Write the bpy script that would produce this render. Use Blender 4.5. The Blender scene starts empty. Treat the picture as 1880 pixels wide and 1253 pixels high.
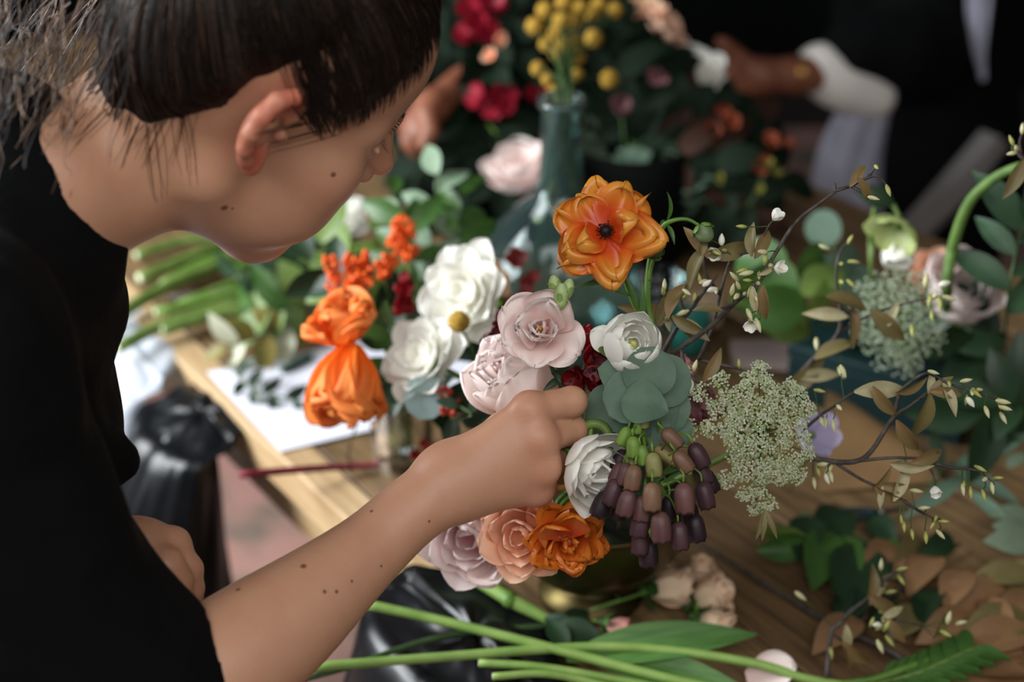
import bpy, math, random
import numpy as np
from mathutils import Matrix, Vector
from mathutils import noise as mnoise
R = math.radians
random.seed(7); rng = np.random.default_rng(7)
scene = bpy.context.scene
COL = scene.collection
# ------------------------------------------------------------------ camera, sky, lights
CZ, PITCH, F = 1.64, R(30), 2611.1
CAM = np.array([0, 0, CZ])
RT = np.array([1.0, 0, 0]); UP = np.array([0, math.sin(PITCH), math.cos(PITCH)]); FW = np.array([0, math.cos(PITCH), -math.sin(PITCH)])
cam = bpy.data.cameras.new('camera'); camo = bpy.data.objects.new('camera', cam); COL.objects.link(camo)
camo.location = CAM; camo.rotation_euler = (R(90) - PITCH, 0, 0)
cam.sensor_width = 36; cam.lens = 50; cam.clip_start = .05
cam.dof.use_dof = True; cam.dof.focus_distance = 1.02; cam.dof.aperture_fstop = 2.8
scene.camera = camo
w = bpy.data.worlds.new('world'); scene.world = w; w.use_nodes = True
w.node_tree.nodes['Background'].inputs[0].default_value = (.62, .75, 1, 1)
w.node_tree.nodes['Background'].inputs[1].default_value = .045
def area(name, loc, to, sx, sy, power, col):
    l = bpy.data.lights.new(name, 'AREA'); l.shape = 'RECTANGLE'; l.size = sx; l.size_y = sy; l.energy = power; l.color = col
    o = bpy.data.objects.new(name, l); COL.objects.link(o); o.location = loc
    o.rotation_euler = (Vector(to) - Vector(loc)).to_track_quat('-Z', 'Y').to_euler(); return o
area('window_daylight', (-1.75, 1.15, 1.75), (0, 1.05, .9), 1.1, 1.2, 98, (.93, .97, 1))
area('near_window_daylight', (.0, -.4, 2.4), (.1, 1.0, .85), 2.4, 1.1, 33, (1, .98, .95))  # added soft fill from above and behind the camera, no known source
scene.view_settings.view_transform = 'Standard'; scene.view_settings.look = 'None'
scene.view_settings.gamma = 1; scene.view_settings.use_curve_mapping = False
scene.view_settings.exposure = 0.0
try: scene.cycles.use_denoising = True
except Exception: pass
# ------------------------------------------------------------------ helpers
def P(u, v, d): return CAM + RT*((u-940)/F*d) + UP*(-(v-626.5)/F*d) + FW*d
def T(u, v, z=.76):
    r = RT*((u-940)/F) + UP*(-(v-626.5)/F) + FW
    return CAM + r*((z-CZ)/r[2])
def FC(x, y, z):                      # right, up, toward the viewer -> world
    a = RT*x + UP*y - FW*z; return a/np.linalg.norm(a)
def lin(c): return tuple((x/255/12.92 if x/255 <= .04045 else ((x/255+.055)/1.055)**2.4) for x in c)
def nrm(a): a = np.asarray(a, float); return a/(np.linalg.norm(a)+1e-12)
def frame(loc, z, up=(0, 0, 1), roll=0):
    z = nrm(z); up = np.asarray(up, float)
    if abs(z @ nrm(up)) > .98: up = np.array([0, 1.0, .1])
    x = nrm(np.cross(up, z)); y = np.cross(z, x)
    c, s = math.cos(roll), math.sin(roll); x, y = x*c+y*s, y*c-x*s
    return Matrix(((x[0], y[0], z[0], loc[0]), (x[1], y[1], z[1], loc[1]), (x[2], y[2], z[2], loc[2]), (0, 0, 0, 1)))
MATS = {}
def mat(name, col, rough=.5, col2=None, scale=60, detail=3, stretch=(1, 1, 1), trans=0, sss=0, tip=None, bump=0, bscale=200, metal=0,
        spec=.5, coat=0, alpha=1, transm=0, ior=1.45, ramp=(.35, .7), tpos=(.0, 1), sheen=0):
    if name in MATS: return MATS[name]
    m = bpy.data.materials.new(name); m.use_nodes = True; nt = m.node_tree; N = nt.nodes; Lk = nt.links
    b = N['Principled BSDF']; out = N['Material Output']
    b.inputs['Roughness'].default_value = rough; b.inputs['Metallic'].default_value = metal
    b.inputs['Specular IOR Level'].default_value = spec; b.inputs['Coat Weight'].default_value = coat; b.inputs['IOR'].default_value = ior
    b.inputs['Transmission Weight'].default_value = transm; b.inputs['Sheen Weight'].default_value = sheen
    c = lin(col); b.inputs['Base Color'].default_value = (*c, 1); src = None
    tc = N.new('ShaderNodeTexCoord'); mp = N.new('ShaderNodeMapping'); mp.inputs['Scale'].default_value = stretch
    Lk.new(tc.outputs['Object'], mp.inputs[0])
    if col2:
        nz = N.new('ShaderNodeTexNoise'); nz.inputs['Scale'].default_value = scale; nz.inputs['Detail'].default_value = detail
        Lk.new(mp.outputs[0], nz.inputs['Vector'])
        rp = N.new('ShaderNodeValToRGB'); rp.color_ramp.elements[0].position = ramp[0]; rp.color_ramp.elements[1].position = ramp[1]
        rp.color_ramp.elements[0].color = (*c, 1); rp.color_ramp.elements[1].color = (*lin(col2), 1)
        Lk.new(nz.outputs[0], rp.inputs[0]); src = rp.outputs[0]
    if tip:                            # pigment that changes from the base of a petal or leaf to its tip
        at = N.new('ShaderNodeAttribute'); at.attribute_name = 't'
        mr = N.new('ShaderNodeMapRange'); mr.inputs[1].default_value = tpos[0]; mr.inputs[2].default_value = tpos[1]
        Lk.new(at.outputs['Fac'], mr.inputs[0])
        mx = N.new('ShaderNodeMix'); mx.data_type = 'RGBA'; mx.inputs[7].default_value = (*lin(tip), 1); mx.inputs[6].default_value = (*c, 1)
        if src: Lk.new(src, mx.inputs[6])
        Lk.new(mr.outputs[0], mx.inputs[0]); src = mx.outputs[2]
    if src: Lk.new(src, b.inputs['Base Color'])
    if sss:
        b.inputs['Subsurface Weight'].default_value = sss; b.inputs['Subsurface Radius'].default_value = (.012, .004, .002); b.inputs['Subsurface Scale'].default_value = 1
    if bump:
        nb = N.new('ShaderNodeTexNoise'); nb.inputs['Scale'].default_value = bscale; nb.inputs['Detail'].default_value = 4
        Lk.new(mp.outputs[0], nb.inputs['Vector']); bp = N.new('ShaderNodeBump'); bp.inputs['Strength'].default_value = bump; bp.inputs['Distance'].default_value = .002
        Lk.new(nb.outputs[0], bp.inputs['Height']); Lk.new(bp.outputs[0], b.inputs['Normal'])
    if trans:
        tb = N.new('ShaderNodeBsdfTranslucent'); ms = N.new('ShaderNodeMixShader'); ms.inputs[0].default_value = trans
        tb.inputs[0].default_value = (*c, 1)
        if src: Lk.new(src, tb.inputs[0])
        Lk.new(b.outputs[0], ms.inputs[1]); Lk.new(tb.outputs[0], ms.inputs[2]); Lk.new(ms.outputs[0], out.inputs[0])
    MATS[name] = m; return m
def mesh(V, Fc, m=None, smooth=True, t=None, name='shape'):
    me = bpy.data.meshes.new(name); V = np.asarray(V, float)
    if isinstance(Fc, np.ndarray):
        n, k = Fc.shape; me.vertices.add(len(V)); me.vertices.foreach_set('co', V.astype(np.float32).ravel())
        me.loops.add(n*k); me.loops.foreach_set('vertex_index', Fc.astype(np.int32).ravel())
        me.polygons.add(n); me.polygons.foreach_set('loop_start', np.arange(0, n*k, k, dtype=np.int32))
        me.update(calc_edges=True)
    else: me.from_pydata(V.tolist(), [], [list(f) for f in Fc])
    me.polygons.foreach_set('use_smooth', [smooth]*len(me.polygons))
    if t is not None:
        a = me.attributes.new('t', 'FLOAT', 'POINT'); a.data.foreach_set('value', np.asarray(t, np.float32))
    if m: me.materials.append(m)
    me.update(); return me
def ob(name, data, parent=None, M=None):
    o = bpy.data.objects.new(name, data); COL.objects.link(o); o.parent = parent
    if M is not None: o.matrix_basis = M
    return o
def tag(o, label=None, cat=None, group=None, kind=None):
    if label: o['label'] = label
    if cat: o['category'] = cat
    if group: o['group'] = group
    if kind: o['kind'] = kind
    return o
WM = {}
def thing(name, label, cat, M, group=None):
    if not isinstance(M, Matrix): M = Matrix.Translation(Vector(M))
    o = ob(name, None, None, M); o.empty_display_size = .01; WM[o] = M.inverted(); return tag(o, label, cat, group)
def loc(root, V):                       # world points into a thing's own space
    M = np.array(WM[root]); V = np.asarray(V, float); return V @ M[:3, :3].T + M[:3, 3]
def wpart(name, root, V, Fc, m, t=None, smooth=True, parent=None):
    return ob(name, mesh(loc(root, V), Fc, m, smooth, t), parent or root)
def join(L):
    V, Fc, n = [], [], 0
    for v, f in L:
        V.append(np.asarray(v, float)); Fc += [tuple(i+n for i in q) for q in f]; n += len(v)
    return np.vstack(V), Fc
def spline(pts, n=6):
    p = np.asarray(pts, float)
    if len(p) < 3: return np.array([p[0]+(p[-1]-p[0])*i/n for i in range(n+1)])
    q = np.vstack([2*p[0]-p[1], p, 2*p[-1]-p[-2]]); o = []
    for i in range(len(p)-1):
        a, b, c, d = q[i:i+4]
        for k in range(n):
            s = k/n; o.append(.5*(2*b+(c-a)*s+(2*a-5*b+4*c-d)*s*s+(3*b-a-3*c+d)*s**3))
    o.append(p[-1]); return np.array(o)
def tube(pts, r, sides=7, n=6, sm=True, cap=True):
    p = spline(pts, n) if sm else np.asarray(pts, float); k = len(p)
    r = np.interp(np.linspace(0, 1, k), np.linspace(0, 1, len(r)), r) if hasattr(r, '__len__') else np.full(k, r)
    tg = np.gradient(p, axis=0); tg /= np.linalg.norm(tg, axis=1)[:, None]+1e-12
    a = np.cross(tg[0], [0, 0, 1.0]); a = nrm(a if np.linalg.norm(a) > .05 else np.cross(tg[0], [1.0, 0, 0]))
    V, Fc = [], []; ang = np.arange(sides)*2*math.pi/sides
    for i in range(k):
        a = nrm(a - tg[i]*(a @ tg[i])); b = np.cross(tg[i], a)
        V.append(p[i]+r[i]*(np.cos(ang)[:, None]*a+np.sin(ang)[:, None]*b))
    for i in range(k-1):
        for j in range(sides):
            Fc.append((i*sides+j, i*sides+(j+1) % sides, (i+1)*sides+(j+1) % sides, (i+1)*sides+j))
    if cap: Fc += [tuple(range(sides))[::-1], tuple((k-1)*sides+j for j in range(sides))]
    return np.vstack(V), Fc
def lathe(prof, n=32):                  # (radius, z) pairs
    V = [(r*math.cos(2*math.pi*j/n), r*math.sin(2*math.pi*j/n), z) for r, z in prof for j in range(n)]
    Fc = [(i*n+j, i*n+(j+1) % n, (i+1)*n+(j+1) % n, (i+1)*n+j) for i in range(len(prof)-1) for j in range(n)]
    return np.array(V), Fc
def ball(c, r, n=8, m=6):
    r = np.broadcast_to(np.asarray(r, float), (3,)); V = [(0, 0, 1)]
    for i in range(1, m):
        for j in range(n): V.append((math.sin(math.pi*i/m)*math.cos(2*math.pi*j/n), math.sin(math.pi*i/m)*math.sin(2*math.pi*j/n), math.cos(math.pi*i/m)))
    V.append((0, 0, -1)); Fc = [(0, 1+j, 1+(j+1) % n) for j in range(n)]
    for i in range(m-2):
        for j in range(n): Fc.append((1+i*n+j, 1+(i+1)*n+j, 1+(i+1)*n+(j+1) % n, 1+i*n+(j+1) % n))
    e = len(V)-1; Fc += [(e, e-n+(j+1) % n, e-n+j) for j in range(n)]
    return np.array(V)*r+np.asarray(c, float), Fc
def box(lo, hi, bev=0):
    x0, y0, z0 = lo; x1, y1, z1 = hi; b = bev
    if not b:
        V = [(x0, y0, z0), (x1, y0, z0), (x1, y1, z0), (x0, y1, z0), (x0, y0, z1), (x1, y0, z1), (x1, y1, z1), (x0, y1, z1)]
        return np.array(V), [(3, 2, 1, 0), (4, 5, 6, 7), (0, 1, 5, 4), (1, 2, 6, 5), (2, 3, 7, 6), (3, 0, 4, 7)]
    V = [(x0, y0, z0), (x1, y0, z0), (x1, y1, z0), (x0, y1, z0), (x0, y0, z1-b), (x1, y0, z1-b), (x1, y1, z1-b), (x0, y1, z1-b),
         (x0+b, y0+b, z1), (x1-b, y0+b, z1), (x1-b, y1-b, z1), (x0+b, y1-b, z1)]
    return np.array(V), [(3, 2, 1, 0), (0, 1, 5, 4), (1, 2, 6, 5), (2, 3, 7, 6), (3, 0, 4, 7), (4, 5, 9, 8), (5, 6, 10, 9), (6, 7, 11, 10), (7, 4, 8, 11), (8, 9, 10, 11)]
# ------------------------------------------------------------------ implicit surfaces for bodies and cloth (round cones, ellipsoids, smooth joins)
def p_cap(p, a, b, r1, r2):
    ba = b-a; h = np.clip(((p-a) @ ba)/(ba @ ba+1e-12), 0, 1)
    return np.linalg.norm(p-a-h[:, None]*ba, axis=1)-(r1+(r2-r1)*h)
def p_ell(p, c, Rm, r):
    q = (p-c) @ Rm; k0 = np.linalg.norm(q/r, axis=1); k1 = np.linalg.norm(q/(r*r), axis=1)+1e-9
    return k0*(k0-1)/k1
class SDF:
    def __init__(s): s.ops = []
    def cap(s, a, b, r1, r2=None, k=.01, sub=False): s.ops.append((p_cap, (np.asarray(a, float), np.asarray(b, float), r1, r1 if r2 is None else r2), k, sub)); return s
    def ell(s, c, r, Rm=None, k=.01, sub=False): s.ops.append((p_ell, (np.asarray(c, float), np.eye(3) if Rm is None else Rm, np.asarray(r, float)), k, sub)); return s
    def sph(s, c, r, k=.01, sub=False): return s.cap(c, np.asarray(c, float)+1e-6, r, r, k, sub)
    def limb(s, pts, rad, k=.012):
        for i in range(len(pts)-1): s.cap(pts[i], pts[i+1], rad[i], rad[i+1], k)
        return s
    def smooth_limb(s, pts, rad, n=4, k=.003):
        q = spline(np.hstack([np.asarray(pts), np.asarray(rad)[:, None]]), n); return s.limb(q[:, :3], q[:, 3], k)
    def ev(s, p, ops=None):
        d = np.full(len(p), 1e3)
        for fn, a, k, sub in (s.ops if ops is None else ops):
            e = fn(p, *a)
            if sub:
                h = np.maximum(k-np.abs(-e-d), 0)/k; d = np.maximum(d, -e)+h*h*k*.25
            else:
                h = np.maximum(k-np.abs(e-d), 0)/k; d = np.minimum(d, e)-h*h*k*.25
        return d
    def build(s, lo, hi, h, post=None):
        lo = np.asarray(lo, float); B = 16; nb = np.ceil((np.asarray(hi)-lo)/h/B).astype(int); n = nb*B+1
        D = np.ones(n, np.float32); g = np.arange(B+1)*h
        gx = np.stack(np.meshgrid(g, g, g, indexing='ij'), -1).reshape(-1, 3); rad = B*h*.87
        idx = np.array([(i, j, k) for i in range(nb[0]) for j in range(nb[1]) for k in range(nb[2])])
        cen = lo+(idx+.5)*B*h; each = np.array([fn(cen, *a) for fn, a, k, sub in s.ops]); tot = s.ev(cen)
        if post: tot = post(cen, tot)
        for b in range(len(idx)):
            i, j, k = idx[b]*B; sl = np.s_[i:i+B+1, j:j+B+1, k:k+B+1]
            if abs(tot[b]) > rad*1.35+.006: D[sl] = tot[b]; continue
            ops = [o for o, e in zip(s.ops, each[:, b]) if e < rad+.004+o[2]]
            if not ops: D[sl] = tot[b]; continue
            p = gx+(lo+idx[b]*B*h); d = s.ev(p, ops)
            if post: d = post(p, d)
            D[sl] = d.reshape(B+1, B+1, B+1)
        S = D < 0; c = np.zeros(np.array(S.shape)-1, np.uint8)
        for a in (0, 1):
            for b in (0, 1):
                for e in (0, 1): c += S[a:S.shape[0]-1+a, b:S.shape[1]-1+b, e:S.shape[2]-1+e]
        I = np.argwhere((c > 0) & (c < 8)); acc = np.zeros((len(I), 3)); cnt = np.zeros(len(I))
        cor = [(a, b, e) for a in (0, 1) for b in (0, 1) for e in (0, 1)]
        val = {q: D[I[:, 0]+q[0], I[:, 1]+q[1], I[:, 2]+q[2]].astype(float) for q in cor}
        for q in cor:
            for ax in range(3):
                if q[ax] == 0:
                    q2 = list(q); q2[ax] = 1; a, b = val[q], val[tuple(q2)]; x = (a < 0) != (b < 0)
                    tt = np.where(x, a/(a-b+1e-20), 0); pos = np.tile(np.array(q, float), (len(I), 1)); pos[:, ax] = tt
                    acc[x] += pos[x]; cnt[x] += 1
        V = lo+(I+acc/cnt[:, None])*h
        ids = np.full(c.shape, -1, np.int32); ids[I[:, 0], I[:, 1], I[:, 2]] = np.arange(len(I)); Q = []
        for ax in range(3):
            o1, o2 = [(1, 2), (2, 0), (0, 1)][ax]
            a = [slice(1, -1)]*3; a[ax] = slice(0, -1); b = list(a); b[ax] = slice(1, None)
            A_, B_ = S[tuple(a)], S[tuple(b)]; E = np.argwhere(A_ != B_)
            neg = A_[E[:, 0], E[:, 1], E[:, 2]]; off = np.array([1, 1, 1]); off[ax] = 0; E = E+off
            u = np.zeros(3, int); u[o1] = 1; v = np.zeros(3, int); v[o2] = 1
            q = np.stack([ids[tuple((E-u-v).T)], ids[tuple((E-v).T)], ids[tuple(E.T)], ids[tuple((E-u).T)]], 1)
            q[~neg] = q[~neg][:, ::-1]; Q.append(q)
        Q = np.vstack(Q); return V, Q[(Q >= 0).all(1)]
HEAD_R = [[0.7559, -0.2476, 0.6061], [0.3654, 0.9277, -0.0767], [-0.5433, 0.2794, 0.7917]]
HEAD_O = [-.1685, .9057, 1.3223]
HLINE = [-.073, -.070, -.058, .012, .053, .030, .013, .016, .032, .064, .091, .104]
# ------------------------------------------------------------------ the setting
def structure(name, V, Fc, m): o = ob(name, mesh(V, Fc, m, False)); o['kind'] = 'structure'; return o
m_floor = mat('worn_floor', (190, 146, 134), .55, (122, 116, 102), 7, 6, ramp=(.45, .62), bump=.2, bscale=30)
m_wall = mat('dark_plaster', (11, 13, 14), .95, (7, 8, 9), 3, spec=.1)
structure('floor', *box((-3.2, -2.2, -.06), (3.2, 5.0, 0)), m_floor)
structure('wall_back', *box((-3.2, 4.2, 0), (3.2, 4.3, 3.0)), m_wall)
structure('wall_right', *box((2.9, -2.2, 0), (3.0, 4.2, 3.0)), m_wall)
structure('baseboard_back', *box((-3.2, 4.17, 0), (2.9, 4.2, .12)), mat('dark_trim', (30, 28, 26), .6))
# table, its long edge running diagonally under the person's arm
TA = np.array([.597, -.802, 0]); TB = np.array([.802, .597, 0]); TO = np.array([-.166, 1.156, .76])
TM = Matrix(((TA[0], TB[0], 0, TO[0]), (TA[1], TB[1], 0, TO[1]), (0, 0, 1, 0), (0, 0, 0, 1)))
table = thing('table', 'rough wooden worktable with plank top under all the flowers', 'table', TM)
m_w = [mat('old_wood_%d' % i, c, .62, c2, 9, 6, (1.2, 14, 14), bump=.35, bscale=60, ramp=(.3, .72)) for i, (c, c2) in enumerate(
    [((130, 103, 68), (80, 61, 38)), ((120, 92, 60), (70, 52, 33)), ((140, 112, 77), (88, 67, 42))])]
m_edge = mat('pale_edge_wood', (196, 168, 128), .6, (166, 134, 94), 8, 5, (1.2, 12, 12), bump=.2, bscale=60)
y = .043; k = 0
ob('edge_batten', mesh(*box((-1.7, 0, .715), (1.25, .040, .7615), .0025), m_edge, False), table)
while y < .90:
    wd = [.17, .142, .185, .16][k % 4]
    ob('plank', mesh(*box((-1.7+.01*(k % 3), y, .728), (1.25-.008*(k % 2), y+wd-.003, .76-.0006*(k % 3)), .0018), m_w[k % 3], False), table)
    y += wd; k += 1
ob('apron_rail', mesh(*box((-1.6, .03, .63), (1.15, .055, .728), .002), m_edge, False), table)
ob('apron_rail', mesh(*box((-1.6, .89, .63), (1.15, .915, .728), .002), m_w[1], False), table)
for lx in (-1.52, .05, 1.15):
    for ly in (.04, .83): ob('leg', mesh(*box((lx, ly, 0), (lx+.055, ly+.055, .728), .003), m_edge, False), table)
# ------------------------------------------------------------------ the person
m_skin = bpy.data.materials.new('skin'); m_skin.use_nodes = True
def skin_mat(m, base, red, moles):
    nt = m.node_tree; N = nt.nodes; Lk = nt.links; b = N['Principled BSDF']
    tc = N.new('ShaderNodeTexCoord'); nz = N.new('ShaderNodeTexNoise'); nz.inputs['Scale'].default_value = 38; nz.inputs['Detail'].default_value = 5
    Lk.new(tc.outputs['Object'], nz.inputs['Vector'])
    def mix(a, bcol, fac, fin=None):
        x = N.new('ShaderNodeMix'); x.data_type = 'RGBA'
        if isinstance(a, tuple): x.inputs[6].default_value = (*a, 1)
        else: Lk.new(a, x.inputs[6])
        x.inputs[7].default_value = (*bcol, 1); Lk.new(fac, x.inputs[0]); return x.outputs[2]
    def rng_(o, a, b_, c, d):
        r = N.new('ShaderNodeMapRange'); r.inputs[1].default_value = a; r.inputs[2].default_value = b_; r.inputs[3].default_value = c; r.inputs[4].default_value = d
        Lk.new(o, r.inputs[0]); return r.outputs[0]
    c = mix(lin(base), lin(red), rng_(nz.outputs[0], .42, .75, 0, .35))
    at = N.new('ShaderNodeAttribute'); at.attribute_name = 'red'; c = mix(c, lin((190, 84, 66)), at.outputs['Fac'])
    al = N.new('ShaderNodeAttribute'); al.attribute_name = 'dark'; c = mix(c, lin((40, 26, 20)), al.outputs['Fac'])
    for (q, r) in moles:
        d = N.new('ShaderNodeVectorMath'); d.operation = 'DISTANCE'; d.inputs[1].default_value = tuple(q); Lk.new(tc.outputs['Object'], d.inputs[0])
        c = mix(c, lin((86, 50, 36)), rng_(d.outputs['Value'], r*.6, r*1.3, .85, 0))
    Lk.new(c, b.inputs['Base Color']); b.inputs['Roughness'].default_value = .47; b.inputs['Specular IOR Level'].default_value = .4
    b.inputs['Subsurface Weight'].default_value = .22; b.inputs['Subsurface Radius'].default_value = (.011, .0038, .0018); b.inputs['Subsurface Scale'].default_value = 1
    n2 = N.new('ShaderNodeTexNoise'); n2.inputs['Scale'].default_value = 420; n2.inputs['Detail'].default_value = 3; Lk.new(tc.outputs['Object'], n2.inputs['Vector'])
    bp = N.new('ShaderNodeBump'); bp.inputs['Strength'].default_value = .22; bp.inputs['Distance'].default_value = .0008
    Lk.new(n2.outputs[0], bp.inputs['Height']); Lk.new(bp.outputs[0], b.inputs['Normal'])
HR = np.array(HEAD_R); HO = np.array(HEAD_O)
def H(x, y, z): return HO + HR @ np.array([x, y, z], float)
S = SDF()
# torso and neck first (mostly under the shirt), then head, arms, hands
NB = P(95, 338, .93)
S.cap(P(-160, 800, .95), P(-60, 560, .94), .095, .075, .02)
S.cap(P(-60, 560, .94), NB, .068, .051, .03)
S.limb([NB, H(-.048, 0, -.10), H(-.03, 0, -.02)], [.051, .050, .055], .015)
S.cap(P(150, 385, .945), H(-.015, 0, -.086), .034, .040, .02)
S.cap(P(-110, 660, .80), P(-60, 560, .94), .045, .065, .03)
S.ell(H(-.012, 0, .05), (.097, .075, .083), HR, .03)
S.ell(H(.02, 0, .055), (.072, .062, .06), HR, .03)
S.ell(H(.032, 0, -.038), (.058, .056, .088), HR, .03)
for s in (-1, 1):
    S.cap(H(-.010, s*.050, -.060), H(.062, s*.014, -.113), .014, .015, .03)
    S.sph(H(.058, s*.043, -.022), .024, .03); S.sph(H(.057, s*.034, -.064), .026, .03)
    S.cap(H(.084, 0, .026), H(.066, s*.044, .024), .010, .008, .018)
S.sph(H(.069, 0, -.110), .021, .03)
S.ell(H(.070, 0, -.076), (.029, .030, .026), HR, .018)
for s in (-1, 1):
    S.ell(H(.102, s*.034, .004), (.015, .018, .010), HR, .012, True)
    S.sph(H(.0775, s*.032, .004), .0115, .003)
    S.cap(H(.0885, s*.018, .0105), H(.081, s*.046, .009), .0028, .0025, .003)
S.cap(H(.092, 0, .020), H(.1155, 0, -.021), .006, .0082, .012); S.sph(H(.117, 0, -.024), .0090, .006)
S.cap(H(.0915, 0, -.03), H(.0935, 0, -.062), .011, .010, .02)
for s in (-1, 1):
    S.sph(H(.103, s*.0125, -.030), .0075, .006); S.sph(H(.110, s*.0055, -.0375), .0034, .003, True)
    S.cap(H(.0975, 0, -.0745), H(.087, s*.023, -.079), .0055, .003, .006)
    S.cap(H(.0955, 0, -.0865), H(.086, s*.022, -.082), .0065, .003, .006)
for s in (-1, 1): S.cap(H(.1045, 0, -.0802), H(.091, s*.023, -.0805), .0016, .0012, .002, True)
S.sph(H(.1025, 0, -.1010), .006, .012, True)
EAR = []
for s in (-1, 1):
    eu = nrm([-.20, s*.12, .97]); ef = nrm([.93, -s*.30, .2]); ef = nrm(ef-eu*(ef @ eu)); eo = np.cross(ef, eu)*(-s)
    if eo[1]*s < 0: eo = -eo
    c0 = np.array([-.009, s*.0745, .009])
    def E(a, b, o=0, c0=c0, ef=ef, eu=eu, eo=eo): return H(*(c0+ef*a+eu*b+eo*o))
    rim = [(.006, .003, .001), (.011, .014, .004), (.009, .026, .006), (.0, .0335, .008), (-.011, .0315, .010), (-.0185, .022, .0125), (-.0205, .008, .013), (-.018, -.008, .011), (-.011, -.021, .008), (-.003, -.0295, .005)]
    rr = [.0032, .0038, .0046, .0052, .0056, .0056, .0054, .0050, .0050, .0064]
    S.limb([E(*q) for q in rim], rr, .003)
    S.cap(E(-.003, -.0295, .005), E(.004, -.021, .002), .0058, .004, .005)
    ER = np.stack([HR @ ef, HR @ eu, HR @ eo], 1)
    S.ell(E(-.007, .003, .003), (.0145, .027, .0042), ER, .005)
    S.cap(E(-.003, .022, .0070), E(-.0115, .010, .0088), .003, .0030, .006)
    S.ell(E(-.0025, .000, .0085), (.0100, .0165, .0125), ER, .003, True); S.ell(E(-.002, .027, .010), (.010, .0035, .0045), ER, .002, True)
    S.cap(E(-.001, 0, .008), E(.004, -.002, -.013), .0085, .0055, .004, True)
    S.sph(E(.0105, -.005, .003), .0042, .004)
    EAR.append(E)
# right arm and hand that pinches the pink flower's stem
ax = [(140, 1120, .87), (300, 1300, .91), (385, 1242, .92), (475, 1176, .94), (560, 1110, .96), (675, 1012, .99), (755, 940, 1.005), (832, 886, 1.015)]
rp = [.046, .044, .0435, .0405, .0350, .0262, .0240, .0255]
S.limb([P(-110, 660, .80), P(140, 1120, .87)], [.048, .046], .01)
S.smooth_limb([P(*q) for q in ax], rp)
def hand(Wr, K, fing, th, rk=.0115, rw=.022, rf=None):
    for q in K: S.cap(Wr, q, rw, rk, .014)
    for i in range(3): S.cap(K[i], K[i+1], rk, rk, .006)
    for q, pts in zip(K, fing):
        r0 = .0108 if rf is None else rf
        S.limb([q]+pts, [r0*1.04, r0, r0*.86, r0*.74][:len(pts)+1], .0035)
        S.sph(q, rk*.98, .006)
    S.limb(th, [.015, .0125, .0108, .009], .008)
K = [P(972, 752, 1.006), P(990, 806, 1.004), P(996, 856, 1.012), P(985, 897, 1.026)]
S.cap(P(850, 880, 1.03), P(960, 800, 1.025), .020, .013, .015); S.cap(P(850, 890, 1.03), P(965, 870, 1.03), .020, .014, .015)
hand(P(832, 884, 1.018), K,
     [[P(1050, 738, 1.020), P(1044, 737, 1.046), P(1020, 728, 1.060)], [P(1050, 790, 1.032), P(1042, 792, 1.058), P(1012, 782, 1.072)],
      [P(1028, 842, 1.046), P(1020, 842, 1.066), P(995, 834, 1.078)], [P(1008, 886, 1.055), P(1008, 888, 1.074), P(985, 872, 1.084)]],
     [P(865, 832, 1.045), P(925, 790, 1.072), P(975, 752, 1.085), P(1012, 722, 1.078)])
# left forearm and hand behind the sleeve, resting against the plastic
Lw = P(258, 1022, 1.085)
S.smooth_limb([P(-20, 700, 1.12), P(60, 1010, 1.05), P(165, 1020, 1.06), Lw], [.045, .041, .034, .026])
hand(Lw, [P(318, 1000, 1.085), P(320, 1022, 1.10), P(318, 1040, 1.115), P(312, 1056, 1.13)],
     [[P(346, 1046, 1.085), P(352, 1082, 1.09), P(346, 1110, 1.095)], [P(344, 1062, 1.105), P(350, 1096, 1.11), P(345, 1120, 1.11)],
      [P(338, 1076, 1.12), P(342, 1106, 1.125), P(336, 1126, 1.125)], [P(330, 1086, 1.13), P(332, 1108, 1.135), P(326, 1124, 1.135)]],
     [P(270, 1020, 1.07), P(305, 1040, 1.06), P(322, 1070, 1.065), P(330, 1095, 1.072)])
lo = np.array([-.52, .50, .78]); hi = np.array([.10, 1.13, 1.50])
V, Q = S.build(lo, hi, .0021)
person = thing('person', 'person in a black T-shirt bending over the table, reaching into the bouquet', 'person', (-.62, .60, 0))
me = mesh(loc(person, V), Q, m_skin)
def near(V, pts, r): return np.max([np.exp(-((V-q)**2).sum(1)/(r*r)) for q in pts], axis=0)
red = .85*near(V, [EAR[0](-.012, .02, .01), EAR[0](-.012, 0, .01), EAR[0](0, .03, .01), EAR[0](-.006, -.024, .006)], .016)
red = np.maximum(red, .32*near(V, K, .012)); red = np.maximum(red, .75*near(V, [H(.100, s*.01, -.077) for s in (-1, 1)]+[H(.098, s*.01, -.087) for s in (-1, 1)]+[H(.094, s*.018, -.081) for s in (-1, 1)], .007))
red = np.maximum(red, .25*near(V, [H(.06, s*.045, -.03) for s in (-1, 1)]+[H(.118, 0, -.034)], .02))
a = me.attributes.new('red', 'FLOAT', 'POINT'); a.data.foreach_set('value', red.astype(np.float32))
dk = .9*near(V, [H(.0865, s*.032, .004) for s in (-1, 1)], .0055)
a = me.attributes.new('dark', 'FLOAT', 'POINT'); a.data.foreach_set('value', dk.astype(np.float32))
def hits(uv, sd, d0=.7):
    uv = np.asarray(uv, float); ray = RT*((uv[:, :1]-940)/F)+UP*(-(uv[:, 1:]-626.5)/F)+FW; d = np.full(len(uv), d0); ln = np.linalg.norm(ray, axis=1)
    for _ in range(60): d = np.minimum(d+sd.ev(CAM+ray*d[:, None])/ln*.85, 1.15)
    return CAM+ray*d[:, None]
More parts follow.
